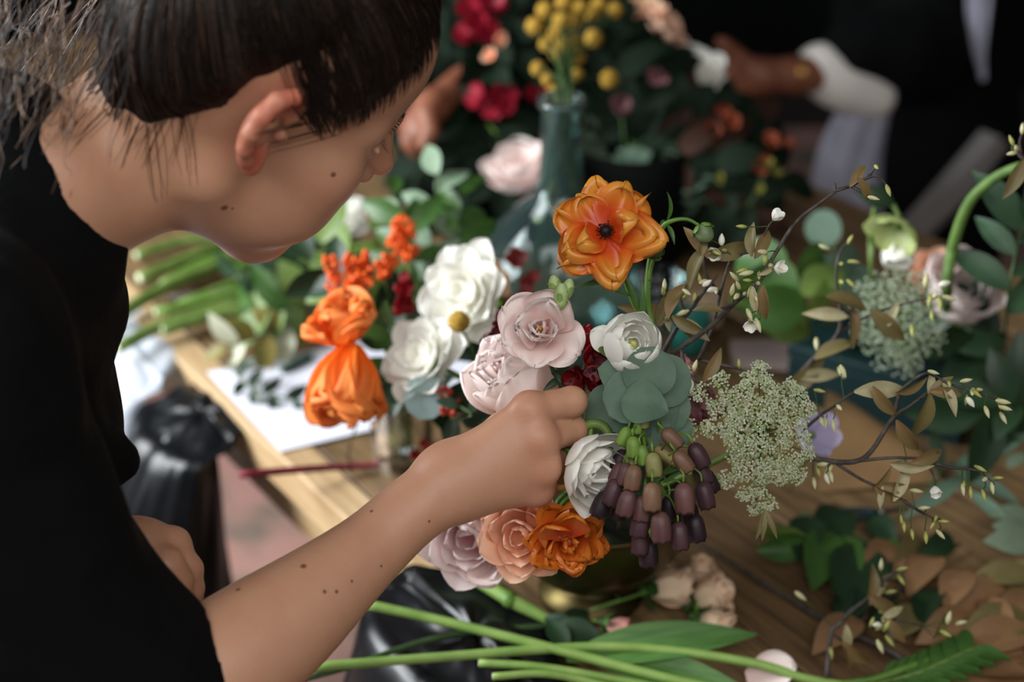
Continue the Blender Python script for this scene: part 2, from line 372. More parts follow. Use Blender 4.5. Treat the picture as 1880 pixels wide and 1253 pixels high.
MOLES = [(412, 382, .0026), (612, 321, .0019), (557, 1040, .0021), (596, 1087, .0014), (618, 1087, .0013), (437, 1083, .0018), (682, 939, .0013), (646, 1068, .001), (788, 958, .001), (700, 1040, .001), (427, 383, .001)]
skin_mat(m_skin, (188, 142, 114), (172, 114, 90), [(loc(person, q), m[2]) for q, m in zip(hits([m[:2] for m in MOLES], S), MOLES)])
body = ob('body', me, person)
def hline(x): return np.interp(x, [-.12, -.09, -.06, -.035, -.005, .012, .022, .034, .045, .06, .075, .09], HLINE)
m_hair = mat('brown_hair', (26, 19, 15), .5, (40, 28, 21), 260, 4, (1, 1, 1), bump=.5, bscale=500, spec=.3)
m_hair2 = mat('light_brown_hair', (74, 52, 38), .4, spec=.35); m_hair3 = mat('dark_brown_hair', (22, 16, 13), .42, spec=.35)
C = SDF(); C.ell(H(-.012, 0, .05), (.097, .075, .083), HR, .03); C.ell(H(.02, 0, .055), (.072, .062, .06), HR, .03); C.ell(H(-.03, 0, .0), (.07, .062, .06), HR, .03); C.limb([H(-.03, 0, -.02), H(-.046, 0, -.09)], [.055, .053], .01)
BUN = H(-.105, 0, .135)
def hpost(p, d):
    q = (p-HO) @ HR; e = q[:, 2]-hline(q[:, 0]); s = np.clip((e+.005+.002*np.sin(q[:, 0]*310+q[:, 2]*90))/.06, 0, 1); s = s*s*(3-2*s)
    n = .0003*np.sin(q[:, 1]*190+q[:, 0]*60)
    d = d-(-.005+(.0105+n)*s); b = np.linalg.norm(p-BUN, axis=1)-.042; h = np.maximum(.03-np.abs(b-d), 0)/.03
    return np.minimum(d, b)-h*h*.0075
Vh, Qh = C.build(HO-.19, HO+.22, .0035, hpost)
hair = wpart('hair', person, Vh, Qh, m_hair)
def strandset(n, mats, fn, name, r=(.00045, .0002)):
    buckets = [[] for _ in mats]
    for i in range(n):
        q = fn(i) if callable(fn) else fn[i]
        buckets[i % len(mats)].append(tube(q, r, 3, 1, False, False))
    for b, m in zip(buckets, mats):
        if b: tag(wpart(name, person, *join(b), m, parent=hair), kind='stuff')
def surf(dirs, off):                   # directions in head space -> points on the hair or the skin, whichever is outside
    p = HO+(np.array([-.012, 0, .05])+dirs*.17) @ HR.T; d = -dirs @ HR.T
    for _ in range(26): p = p+d*((np.minimum(hpost(p, C.ev(p)), S.ev(p, HEADOPS))-off)*.8)[:, None]
    return p
hc = HO+HR @ np.array([-.012, 0, .05]); HEADOPS = [o for o in S.ops if o[0](hc[None], *o[1])[0] < .10 and not o[3]]
bd = nrm(np.array([-.105, 0, .135])-np.array([-.012, 0, .05]))
def strands(n, hem):
    D, O = [], []; s = np.linspace(0, 1, 9)[:, None]
    while len(D) < n:
        if hem:
            x = rng.uniform(-.105, .088); z = hline(x)+rng.uniform(-.003, .02)+(.026 if -.035 < x < .008 else 0); q = np.array([x+.012, 0, z-.05])/np.array([.097, .075, .083]); s_ = 1-q[0]**2-q[2]**2
            if s_ < .03: continue
            d = nrm(np.array([x+.012, -.075*math.sqrt(s_)*(1 if rng.random() < .93 else -1), z-.05])); w = rng.uniform(.15, .5); sd = rng.normal(size=3)*.06
        else:
            d = nrm(rng.normal(size=3)); q = np.array([-.012, 0, .05])+d*np.array([.097, .075, .083]); w = rng.uniform(.25, .9); sd = rng.normal(size=3)*.03
            if d[1] > .3 or q[2] < hline(q[0])+.004 or d @ bd > .9 or (-.04 < q[0] < .010 and q[2] < .066): continue
        k = d*(1-s*w)+(bd+sd)*s*w; D.append(k/np.linalg.norm(k, axis=1)[:, None]); O.append(rng.uniform(.0003, .0018)*(.3+s[:, 0]))
    return surf(np.vstack(D), np.concatenate(O)).reshape(n, 9, 3)
strandset(420, [m_hair, m_hair3, m_hair2, m_hair3], strands(420, False), 'strand', (.0006, .0005, .0002))
strandset(1000, [m_hair3, m_hair, m_hair3, m_hair], strands(1000, True), 'baby_hair', (.00005, .0002, .0004, .0003))
def wisp(i):
    u, v, du, dv = [(300, 215, -40, 90), (330, 190, 20, 130), (250, 225, -30, 80), (355, 170, -30, 120), (200, 200, -60, 60), (560, 235, -90, 20), (600, 225, -130, 35), (290, 225, 15, 140), (320, 205, -60, 60), (150, 200, -40, 60)][i % 10]
    u += rng.normal()*14; v += rng.normal()*10; b = rng.normal()*30; s = np.linspace(0, 1, 8)
    return hits(np.stack([u+du*s+b*s*(1-s), v+dv*s-b*.5*s*(1-s)], 1), S)-FW*(.0012+.002*s*(1-s))[:, None]
strandset(60, [m_hair3, m_hair2], wisp, 'wisp', (.00022, .0001))
def curl(i):
    if i % 3 == 0: u, v = rng.uniform(150, 300), rng.uniform(-60, 20); du, dv = rng.uniform(-190, -40), rng.uniform(150, 300)
    else: u, v = rng.uniform(0, 130), rng.uniform(-60, 200); du, dv = rng.uniform(-110, 30), rng.uniform(40, 200)
    d0 = rng.uniform(.84, .97); f1, a1, p1 = rng.uniform(5, 13), rng.uniform(4, 17), rng.uniform(0, 6)
    return np.array([P(u+du*s+a1*math.sin(f1*s+p1)*s, v+dv*s+a1*math.cos(f1*1.1*s+p1)*s, d0+.03*math.sin(4*s+p1)) for s in np.linspace(0, 1, 22)])
strandset(300, [m_hair, m_hair2, mat('fair_brown_hair', (128, 100, 78), .4), m_hair3], curl, 'curl', (.0004, .0003, .00015))
bw_ = np.array([H(.115, -.012-.0011*i, .0245+.004*math.sin(i*.1)+.0012*(i % 3)) for i in range(32)]); q = bw_.copy()
for _ in range(30): q = q-HR[:, 0]*(S.ev(q, HEADOPS)*.8)[:, None]
strandset(32, [m_hair3], [np.array([x+HR[:, 0]*.0005, x+HR @ [.0008, -.003, .0012], x+HR @ [-.0008, -.0062, .0016]]) for x in q], 'eyebrow_hair', (.0003, .00012))
strandset(9, [m_hair3], lambda i: H(.089, -.036+.003*i, .008)+np.array([HR @ (np.array([.006, -.001, -.0035+.002*s])*s) for s in np.linspace(0, 1, 5)]), 'eyelash', (.0003, .00012))
# shirt
m_black = mat('black_cotton', (8, 9, 10), .95, (5, 6, 7), 30, 5, bump=.4, bscale=160, spec=.15)
G = SDF()
G.cap(P(-330, 1180, .93), P(-160, 800, .95), .155, .125, .03); G.cap(P(-160, 800, .95), P(-85, 590, .94), .115, .085, .04)
G.cap(P(-70, 560, .94), P(58, 378, .93), .078, .060, .03); G.cap(P(20, 470, .94), P(92, 512, .95), .05, .044, .03); G.cap(P(-40, 520, .93), P(0, 260, .93), .07, .05, .03)
G.smooth_limb([P(-110, 660, .80), P(90, 1090, .865), P(262, 1275, .905)], [.064, .064, .064])
G.cap(P(-110, 660, .80), P(-60, 560, .93), .064, .08, .03)
G.cap(P(-15, 700, 1.0), P(10, 940, 1.0), .068, .072, .03)
G.sph(P(205, 850, .96), .0175, .02); G.cap(P(120, 600, .98), P(110, 760, .98), .022, .03, .03)
G.cap(P(120, 980, .97), P(190, 1010, .97), .03, .024, .03); G.cap(P(60, 700, .93), P(130, 860, .93), .028, .026, .02)
G.cap(P(100, 520, .955), P(165, 560, .965), .022, .018, .02)
def gpost(p, d): return d+.0022*np.sin(p[:, 2]*95+p[:, 0]*70+2*np.sin(p[:, 1]*40))*np.clip(1.2-8*np.abs(p[:, 0]+.3), .2, 1)
# open neck and open cuff: cut where the skin comes out
G.cap(NB+nrm(H(-.048, 0, -.10)-NB)*.056, H(-.04, 0, -.06), .0485, .052, .006, True)
G.cap(P(400, 1215, .925), P(560, 1106, .96), .040, .042, .006, True)
Vg, Qg = G.build((-.95, .35, .60), (.0, 1.15, 1.42), .005, gpost)
wpart('t_shirt', person, Vg, Qg, m_black)
L_ = SDF(); hip = np.array([-.66, .60, .90])
L_.cap(hip+TA*.08, hip-TA*.08, .135, .135, .04); L_.cap(hip, P(-330, 1180, .93), .13, .13, .04)
for s in (-1, 1):
    L_.limb([hip+TA*.09*s, hip+TA*.10*s-TB*.0+np.array([.02, .0, -.42]), hip+TA*.10*s+np.array([0, 0, -.83])], [.10, .07, .06], .03)
Vl, Ql = L_.build((-1.0, .2, .03), (-.2, .95, 1.1), .011)
wpart('trousers', person, Vl, Ql, mat('dark_denim', (22, 24, 30), .85))
for s in (-1, 1):
    B_ = SDF(); c = hip+TA*.10*s; c[2] = 0; B_.cap(c+TB*-.03+[0, 0, .045], c+TB*.16+[0, 0, .035], .045, .035); 
    Vb, Qb = B_.build(c-.12+[0, 0, .12], c+.26, .008, lambda p, d: np.maximum(d, -p[:, 2])); wpart('shoe', person, Vb, Qb, m_black)
# ------------------------------------------------------------------ plants: builders
def petal(L, W, curl=0, cup=.4, ruf=0, seed=0, wr=0, nu=8, nv=8, base=.3, tipw=.42, rf=2.5, tipcurl=0, notch=0, tw=.55):
    r = np.random.default_rng(seed); t = 1-(1-np.linspace(0, 1, nu+1))**1.7; s = np.sin(np.linspace(-1, 1, nv+1)*1.35)/math.sin(1.35)
    th = curl*t+tipcurl*np.clip((t-.6)/.4, 0, 1)**2; dl = L*np.diff(t)
    y = np.concatenate([[0], np.cumsum(np.cos((th[1:]+th[:-1])/2)*dl)]); z = np.concatenate([[0], np.cumsum(np.sin((th[1:]+th[:-1])/2)*dl)])
    w = W*(base+(1-base)*np.sin(np.minimum(t/tw, 1)*math.pi/2)); q = np.clip((t-(1-tipw))/tipw, 0, 1); w = w*np.sqrt(np.maximum(1-q**2, .0004))
    ph, ph2, am = r.uniform(0, 6.28), r.uniform(0, 6.28), r.uniform(.7, 1.2)
    Tt, Ss = np.meshgrid(t, s, indexing='ij'); ww = w[:, None]
    a = cup*Ss; x = ww*np.sin(a)/max(cup, 1e-3) if cup > 1e-3 else ww*Ss; n = ww*(1-np.cos(a))/max(cup, 1e-3)
    n = n+ruf*Tt**2*(np.sin(rf*math.pi*Ss+ph)+.5*np.sin(rf*2.3*math.pi*Ss+ph2))*am+wr*np.sin(9*Ss*(1+.4*Tt)+ph+2*Tt)*Tt+wr*.6*np.sin(17*Ss+ph2+5*Tt)*Tt
    d = ruf*.8*np.sin(rf*1.7*math.pi*Ss+ph2)*Tt**3-notch*np.exp(-(Ss/.25)**2)*Tt**4
    V = np.stack([x, y[:, None]+d*np.cos(th)[:, None]-n*np.sin(th)[:, None], z[:, None]+d*np.sin(th)[:, None]+n*np.cos(th)[:, None]], -1).reshape(-1, 3)
    k = nv+1; Fc = np.array([(i*k+j, i*k+j+1, (i+1)*k+j+1, (i+1)*k+j) for i in range(nu) for j in range(nv)])
    return V, Fc, Tt.ravel()
def leafshape(L, W, shape='lance', fold=.25, curl=.5, nu=8, nv=4, twist=0, ruf=0, seed=0):
    t = np.linspace(0, 1, nu+1); s = np.linspace(-1, 1, nv+1)
    if shape == 'round': w = np.sqrt(np.maximum(1-(2*t-1)**2, .001)); w[0] = .12
    elif shape == 'ovate': w = np.sin(math.pi*t**.8)**.7*(1-.1*t); w[0] = .1; w[-1] = .02
    elif shape == 'strap': w = np.minimum(1, np.sin(np.minimum(t*3, 1)*1.57)*.5+.5)*np.sqrt(np.maximum(1-t**3, .001))
    else: w = np.sin(math.pi*np.clip(t, .02, .99)**.85)**.85
    w = W*w; th = curl*(t-.3); dl = L/nu
    y = np.concatenate([[0], np.cumsum(np.cos(th[1:]))*dl]); z = -np.concatenate([[0], np.cumsum(np.sin(th[1:]))*dl])
    Tt, Ss = np.meshgrid(t, s, indexing='ij'); ww = w[:, None]; h = fold*np.abs(Ss)*ww+ruf*np.sin(9*Tt+seed)*Ss
    c, sn = np.cos(twist*Tt), np.sin(twist*Tt); x = ww*Ss
    V = np.stack([x*c-h*sn, y[:, None]+0*x, z[:, None]+h*c+x*sn], -1).reshape(-1, 3); k = nv+1
    Fc = np.array([(i*k+j, i*k+j+1, (i+1)*k+j+1, (i+1)*k+j) for i in range(nu) for j in range(nv)])
    return V, Fc, Tt.ravel()
PM = {}
def pm(key, m, fn, *a, **k):            # petal or leaf meshes are shared between alike pieces
    q = (key, m.name)
    if q not in PM:
        V, Fc, t = fn(*a, **k); PM[q] = mesh(V, Fc, m, True, t, key)
    return PM[q]
def pset(key, n, m, *a, **k): return [pm('%s_%d' % (key, i), m, petal, *a, seed=i*7+len(key), **k) for i in range(n)]
def lset(key, n, m, *a, **k): return [pm('%s_%d' % (key, i), m, leafshape, *a, seed=i, **k) for i in range(n)]
RZ = lambda a: Matrix.Rotation(a, 4, 'Z'); RX = lambda a: Matrix.Rotation(a, 4, 'X'); RY = lambda a: Matrix.Rotation(a, 4, 'Y'); TR = lambda *a: Matrix.Translation(Vector(a))
def ring(root, ms, n, tilt, r0=0, z0=0, sc=1, off=0, jit=.12, jt=5, name='petal', rs=None):
    for i in range(n):
        a = off+2*math.pi*i/n+rng.normal()*jit*.5
        ob(name, ms[int(rng.integers(len(ms)))], root, RZ(a) @ TR(0, r0, z0) @ RX(R(tilt+rng.normal()*jt)) @ Matrix.Scale(sc*(1+rng.normal()*.04), 4))
def dir_frame(p, d, n):                 # +Y along d, +Z as near n as can be
    y = nrm(d); z = np.asarray(n, float)-y*(np.asarray(n, float) @ y); z = nrm(z if np.linalg.norm(z) > 1e-3 else np.cross(y, [1, .3, .2])); x = np.cross(y, z)
    return Matrix(((x[0], y[0], z[0], p[0]), (x[1], y[1], z[1], p[1]), (x[2], y[2], z[2], p[2]), (0, 0, 0, 1)))
def put(name, root, me, p, d, n, sc=1, parent=None): return ob(name, me, parent or root, WM[root] @ dir_frame(p, d, n) @ Matrix.Scale(sc, 4))
def rdir(): return nrm(rng.normal(size=3))
VIEW = -FW
# pigments
m_stem = mat('green_stem', (112, 146, 62), .45, (84, 122, 46), 40, trans=.1)
m_dstem = mat('dark_green_stem', (62, 88, 44), .5, (44, 66, 34), 40)
m_white = mat('white_petal', (244, 240, 222), .5, tip=(250, 249, 242), trans=.28, tpos=(.0, .5))
m_pink = mat('blush_petal', (238, 200, 196), .5, tip=(247, 232, 227), trans=.28, tpos=(.1, .8))
m_peony = mat('pale_pink_petal', (244, 212, 206), .5, tip=(249, 234, 229), trans=.28, tpos=(.1, .8))
m_rpink = mat('rose_pink_petal', (228, 150, 160), .5, tip=(250, 236, 234), trans=.28, tpos=(.25, .85))
m_orange = mat('glossy_orange_petal', (206, 62, 22), .3, (226, 96, 28), 60, tip=(238, 168, 66), trans=.3, tpos=(.42, 1.02), coat=.15)
m_orange2 = mat('deep_orange_petal', (196, 62, 22), .38, (214, 92, 28), 60, tip=(222, 128, 40), trans=.3, tpos=(.3, 1), coat=.25)
m_poppy = mat('poppy_petal', (250, 140, 40), .5, (250, 116, 28), 50, tip=(252, 160, 84), trans=.35, tpos=(.2, 1.2))
m_peach = mat('peach_petal', (238, 160, 118), .45, tip=(250, 212, 184), trans=.3, tpos=(.2, 1))
m_cream = mat('cream_rose_petal', (250, 226, 192), .5, tip=(250, 218, 186), trans=.12)
m_dark = mat('dark_stamen', (28, 14, 18), .6)
m_euc = mat('silver_dollar_leaf', (92, 116, 96), .6, (66, 92, 74), 30, trans=.08, bump=.15, bscale=260)
m_euc2 = mat('blue_grey_leaf', (150, 172, 172), .55, (122, 148, 146), 60, trans=.1)
m_leaf = mat('green_leaf', (72, 108, 48), .42, (48, 82, 34), 45, trans=.15)
m_leafd = mat('dark_leaf', (38, 62, 36), .45, (24, 44, 28), 40, trans=.1)
m_leafl = mat('light_green_leaf', (116, 140, 70), .45, (86, 114, 48), 45, trans=.2)
m_yel = mat('turning_leaf', (140, 120, 50), .5, (96, 106, 46), 40, trans=.2)
m_brown = mat('dried_leaf', (150, 112, 76), .55, (112, 84, 58), 40, trans=.12)
m_olive = mat('olive_dried_leaf', (124, 112, 70), .5, (92, 82, 52), 40, trans=.12)
m_bark = mat('dark_bark', (50, 42, 38), .7, (84, 76, 70), 120, bump=.6, bscale=300)
m_red = mat('red_petal', (150, 24, 30), .45, (100, 14, 24), 60, trans=.25)
m_maroon = mat('maroon_petal', (86, 18, 26), .5, (56, 12, 20), 60, trans=.2)
m_bud = mat('cream_bud', (222, 218, 176), .5, (190, 188, 130), 90, trans=.2)
m_yball = mat('yellow_floret', (184, 146, 50), .8, (146, 108, 28), 300, bump=.8, bscale=900)
BW = np.array([.075, 1.05, .76])        # foot of the bouquet's bowl
def stem_to_bowl(root, C, back, r=(.002, .0024), m=None, mid=None):
    C = np.asarray(C, float); e = BW+np.array([rng.uniform(-.03, .03), rng.uniform(-.03, .03), .07]); q = C-nrm(back)*.05
    pts = [C-nrm(back)*.002, q]+([mid] if mid is not None else [])+[q*.4+e*.6+[0, 0, .03], e]
    return wpart('stem', root, *tube(pts, r, 7, 6), m or m_stem)
# ------------------------------------------------------------------ the bouquet
m_brass = mat('dark_brass', (96, 84, 46), .38, (58, 50, 30), 14, 4, metal=.85)
bowl = thing('footed_bowl', 'dark brass footed bowl holding the bouquet', 'bowl', BW)
ob('bowl_body', mesh(*lathe([(.0, .034), (.03, .034), (.062, .045), (.084, .075), (.09, .115), (.0925, .125), (.0895, .125), (.086, .112), (.078, .075), (.05, .046), (.0, .042)], 40), m_brass), bowl)
ob('foot', mesh(*lathe([(.0, .0), (.05, .0), (.05, .006), (.03, .012), (.022, .022), (.03, .034), (.0, .035)], 32), m_brass), bowl)
ob('moss', mesh(*ball((0, 0, .098), (.083, .083, .03), 24, 12), mat('dark_moss', (36, 40, 24), .95, (20, 24, 14), 90, bump=1, bscale=120)), bowl)
# orange open flower on top
C = P(1112, 428, 1.02); o1 = thing('butterfly_ranunculus', 'glossy orange open flower with a black centre, topmost of the bouquet', 'flower', frame(C, FC(-.08, .10, 1), UP))
for (n, L, W, tilt, z0, off, k) in [(6, .037, .0188, 0, 0, .2, 'oa'), (5, .032, .0165, 9, .003, .75, 'ob'), (2, .022, .012, 42, .005, -1.2, 'oc')]:
    ring(o1, pset(k, 4, m_orange, L, W, .2, .3, .0062, wr=.0006, rf=1.6, tipcurl=-.7, nv=14, nu=12, notch=.003, tipw=.5), n, tilt, .002, z0, 1, off, .3, 6)
ob('pistil', mesh(*ball((0, 0, .008), (.0042, .0042, .005), 12, 8), m_dark), o1)
tag(ob('stamens', mesh(*join([x for i in range(46) for a, rr in [(i*2.4, rng.uniform(.0035, .0068))] for x in (tube([(0, 0, .004), (rr*.7*math.cos(a), rr*.7*math.sin(a), .008), (rr*math.cos(a), rr*math.sin(a), .0115)], .00022, 3, 2, cap=False), ball((rr*math.cos(a), rr*math.sin(a), .0118), (.0006, .0006, .0009), 5, 4))]), m_dark), o1), kind='stuff')
wpart('stem', o1, *tube([C-FC(-.08, .1, 1)*.002, P(1140, 495, 1.045), P(1165, 560, 1.06), P(1192, 625, 1.075), P(1160, 780, 1.17), BW+[.01, 0, .07]], .0021), m_stem)
for (a, b, c) in [((1148, 515), (1110, 512), (1058, 520)), ((1160, 545), (1130, 520), (1110, 525)), ((1172, 570), (1165, 530), (1150, 500)), ((1180, 590), (1195, 540), (1180, 515))]:
    p0, p2 = P(*a, 1.05), P(*c, 1.04); put('leaf', o1, pm('strapleaf', m_leaf, leafshape, .03, .0022, 'lance', .3, .7), p0, p2-p0, VIEW+UP*.5, np.linalg.norm(p2-p0)/.029)
b1 = thing('flower_bud', 'round green bud nodding on an arched stem beside the topmost orange flower', 'bud', frame(P(1291, 424, 1.04), FC(.45, -.85, .2)))
ob('bud', mesh(*join([ball((0, 0, .002), (.0068, .0068, .0075), 14, 9)]), mat('bud_green', (112, 128, 92), .5, (88, 108, 66), 120)), b1)
ring(b1, pset('sep', 2, m_stem, .009, .0034, 1.0, .6), 5, 15, .003, -.0055, 1, 0, .1, 4, 'sepal')
wpart('stem', b1, *tube([P(1284, 414, 1.04), P(1262, 403, 1.04), P(1236, 405, 1.04), P(1216, 418, 1.045), P(1200, 455, 1.05), P(1191, 500, 1.055), P(1190, 560, 1.06), P(1200, 640, 1.075), P(1170, 800, 1.17), BW+[.02, .01, .07]], [.0012, .0015, .0022, .0026, .0024, .0023, .0023]), m_stem)
for (a, c, nn) in [((1222, 408), (1236, 358), RT), ((1224, 412), (1240, 442), UP), ((1220, 404), (1212, 412), UP)]:
    p0, p2 = P(*a, 1.043), P(*c, 1.035); put('leaf', b1, pm('bract', m_leaf, leafshape, .03, .0032, 'lance', .5, 1.1), p0, p2-p0, VIEW+nn, np.linalg.norm(p2-p0)/.027)
b2 = thing('flower_bud', 'small green bud touching the right edge of the topmost orange flower', 'bud', frame(P(1204, 462, 1.035), FC(-.3, .3, .8)))
ob('bud', mesh(*ball((0, 0, 0), (.0055, .0055, .006), 12, 8), m_dstem), b2); ring(b2, pset('sep', 2, m_stem, .009, .0034, 1.0, .6), 5, 20, .002, -.006, .9, 0, .1, 4, 'sepal')
wpart('stem', b2, *tube([P(1203, 466, 1.04), P(1196, 490, 1.05), P(1192, 515, 1.055)], .0014), m_stem)
# lisianthus in the fingers
C = P(992, 606, 1.0); li = thing('lisianthus', 'blush pink lisianthus held by its stem between the fingers', 'flower', frame(C-FC(-.12, .12, 1)*.016, FC(-.12, .14, 1), UP, .3))
ring(li, pset('la', 5, m_pink, .037, .024, .2, .5, .0032, tipcurl=-1.0, nv=14, nu=12, tipw=.4, rf=1.8), 5, 24, .003, 0, .8, .3, .3, 8)
ring(li, pset('lb', 5, m_pink, .033, .020, .5, .7, .0024, tipcurl=-.7, nv=12, nu=12, tipw=.4), 4, 44, .002, .003, .8, .9, .4, 9)
ring(li, pset('lc', 3, m_pink, .026, .014, .8, .9, .0012, tipcurl=-.3, nv=10), 3, 60, .0015, .004, .82, .2, .4, 7)
ring(li, pset('ld', 3, MATS.get('lis_center') or mat('lis_center', (224, 168, 160), .5, tip=(240, 210, 204), trans=.28), .018, .008, .6, 1.1, .0006), 3, 72, .001, .005, .85, .5, .3, 6)
ob('pistil', mesh(*ball((0, 0, .016), (.0025, .0025, .006), 10, 8), mat('ochre_pistil', (176, 132, 40), .6, (110, 76, 30), 300)), li)
wpart('stem', li, *tube([C-FC(-.12, .12, 1)*.016, P(1010, 668, 1.02), P(1022, 695, 1.035), P(1031, 716, 1.045), P(1042, 780, 1.075), P(1048, 850, 1.10)], .0016), m_dstem)
wpart('stem', li, *tube([P(1028, 700, 1.04), P(1021, 660, 1.035), P(1026, 610, 1.03), P(1034, 560, 1.02), P(1030, 545, 1.015)], .0011), m_dstem)
for (a, c, sc) in [((1024, 690), (1052, 630), 1), ((1028, 694), (1000, 716), .8), ((1012, 672), (1028, 700), .3)]:
    p0, p2 = P(*a, 1.03), P(*c, 1.022); put('leaf', li, pm('lisleaf', m_leafd, leafshape, .03, .0052, 'lance', .4, .6), p0, p2-p0, VIEW, np.linalg.norm(p2-p0)/.029)
for (u, v, d, r, tx) in [(1020, 528, 1.008, .0058, -.25), (1042, 532, 1.0, .0052, .25), (1030, 545, .998, .0062, .05), (1016, 548, 1.01, .0045, -.4)]:
    q = ob('bud', mesh(*ball((0, 0, 0), (r*.85, r*.85, r*1.6), 10, 8), mat('bud_light_green', (176, 192, 140), .5, (140, 166, 96), 150)), li, WM[li] @ frame(P(u, v, d), FC(tx, 1, .3)))
    ring(q, pset('lsep', 2, mat('lis_sepal', (130, 160, 86), .5), .014, .0026, .5, .7, tipcurl=-.6), 5, 66, .002, -r*1.5, r/.0058, 0, .2, 5, 'sepal')
# big pale peony behind the hand
C = P(950, 702, 1.085); pe = thing('peony', 'big pale pink peony partly hidden behind the knuckles', 'flower', frame(C-FC(-.55, .5, .5)*.022, FC(-.62, .6, .42), UP))
ring(pe, pset('pa', 4, m_peony, .066, .028, 1.65, .8, .0016, nv=10, nu=12, tipw=.3), 6, 8, .003, -.004, 1, 0, .2, 4)
ring(pe, pset('pb', 4, m_peony, .058, .023, 1.6, .8, .002, nv=10, nu=12, tipw=.3), 6, 22, .003, .001, 1, .5, .2, 5)
ring(pe, pset('pc', 4, m_peony, .046, .015, 1.1, .7, .003, wr=.001, nv=10, tipcurl=-.5), 9, 40, .003, .004, 1, .2, .3, 7)
ring(pe, pset('pd', 4, mat('inner_pink_petal', (236, 190, 186), .5, tip=(246, 220, 214), trans=.25), .040, .012, .9, .7, .003, wr=.001, nv=8), 8, 58, .002, .005, 1, .2, .3, 8)
stem_to_bowl(pe, C-FC(-.35, .5, .6)*.026, FC(-.35, .5, .6))
# white ranunculus
def ranunculus(label, C, face, Rr, m=None, openn=0, shut=0, eye=True, roll=0, stem=True, key='r', n=(5, 5, 6, 6, 6), mid=None, name='ranunculus', group=None):
    m = m or m_white; r = thing(name, label, 'flower', frame(np.asarray(C)-nrm(face)*Rr*.8, face, UP, roll), group); kk = '%s%d%s' % (key, int(Rr*1e4), m.name)
    for j, (s, nn) in enumerate(zip((.42, .58, .74, .88, 1), n)):
        cl = 2.0-.12*j-openn*.22*j+shut*(.2+.12*j); tl = 14-3*j-openn*4*j
        ring(r, pset(kk+'abcde'[j], 3, m, 1.95*s*Rr*(1+shut*.45*(cl/2.2)), .80*s*Rr, cl, .75, Rr*.035, nv=8, nu=10, tipw=.34, rf=1.5, tipcurl=-.15-openn*.35), nn, tl, .04*Rr, Rr*(.52-.12*j)*.8, 1, j*.7, .25, 4)
    if eye: ob('center', mesh(*ball((0, 0, Rr*1.05), (Rr*.26, Rr*.26, Rr*.26), 12, 8), mat('green_eye', (150, 160, 70), .6, (196, 196, 120), 400)), r)
    if stem: stem_to_bowl(r, np.asarray(C)-nrm(face)*Rr*.9, face, mid=mid)
    return r
wr1 = ranunculus('white cup-shaped ranunculus just above the round grey-green leaves', P(1156, 638, 1.03), FC(.25, .38, .9), .0165, openn=.0, shut=1.1)
put('petal', wr1, pm('wloose', m_white, petal, .03, .012, .5, .5, .001), P(1140, 640, 1.035), FC(-1, .55, .1), FC(.3, -.2, 1), .9)
put('sepal', wr1, pm('wsepal', m_leafl, petal, .018, .006, .4, .5, .0), P(1140, 660, 1.03), FC(-1, .25, .1), FC(0, 1, .8), 1.05)
wr2 = ranunculus('white ranunculus seen side-on below the little finger', P(1090, 862, 1.015), FC(.62, -.42, .62), .0215, openn=.35, shut=.3, key='s', eye=False)
ring(wr2, pset('ww', 3, m_white, .034, .015, .9, .5, .0016, nv=10), 6, 42, .002, -.002, 1, .3, .2, 8)
cs = thing('curled_tulip', 'bright green curled stem arching over the lower white ranunculus', 'stem', P(1100, 790, 1.03))
wpart('stem', cs, *tube([P(1066, 790, 1.035), P(1085, 779, 1.03), P(1106, 783, 1.03), P(1118, 803, 1.03), P(1117, 840, 1.035), P(1112, 900, 1.08), BW+[.0, -.02, .08]], .0036, 9), m_leafl)
cs = thing('curled_tulip', 'brown hooked stem between the palm and the lower white ranunculus', 'stem', P(1025, 880, 1.03))
wpart('stem', cs, *tube([P(1040, 893, 1.03), P(1024, 894, 1.03), P(1018, 880, 1.03), P(1024, 868, 1.035), P(1040, 872, 1.04)], .0028, 8), mat('tan_stem', (186, 138, 60), .5, (140, 100, 44), 90))
# eucalyptus
eu_ = thing('eucalyptus_sprig', 'silver dollar eucalyptus sprig with big round grey-green leaves', 'leaves', P(1170, 760, 1.06))
for (u, v, rr, d, dx, dy, nx, ny) in [(1192, 684, 54, 1.012, .25, 1, .1, .1), (1145, 690, 56, 1.022, -1, .35, -.1, .4), (1222, 700, 55, 1.025, 1, -.1, .4, .1), (1160, 730, 60, 1.010, -.5, -.3, 0, .6),
        (1185, 742, 50, 1.000, .6, -.1, .1, .55), (1113, 755, 52, 1.035, -1, -.6, -.3, .1), (1222, 752, 52, 1.03, .9, -.8, .3, -.1), (1178, 775, 58, 1.02, -.2, -1, 0, .35), (1205, 770, 50, 1.022, .4, -1, .2, .5), (1135, 800, 46, 1.04, -.4, -1, -.3, .2), (1142, 845, 40, 1.04, -.2, -1, -.5, .2), (1240, 790, 38, 1.035, .8, -1, .4, .2)]:
    L = rr/F*d*1.8; dv = FC(dx, dy, .15); put('leaf', eu_, pm('eleaf%d' % (int(u) % 4), m_euc, leafshape, .04, .0195+.0008*(u % 3), 'ovate' if v < 660 or u % 4 == 1 else 'round', .12, .25+.2*(u % 3), nu=14, nv=6, ruf=.0012, seed=u), P(u, v, d)-dv*L*.5, dv, FC(nx, ny, 1), L/.04)
wpart('stem', eu_, *tube([P(1180, 700, 1.035), P(1172, 760, 1.045), P(1165, 820, 1.07), P(1150, 880, 1.12), BW+[.02, -.03, .08]], .0016), mat('reddish_stem', (120, 84, 66), .5))
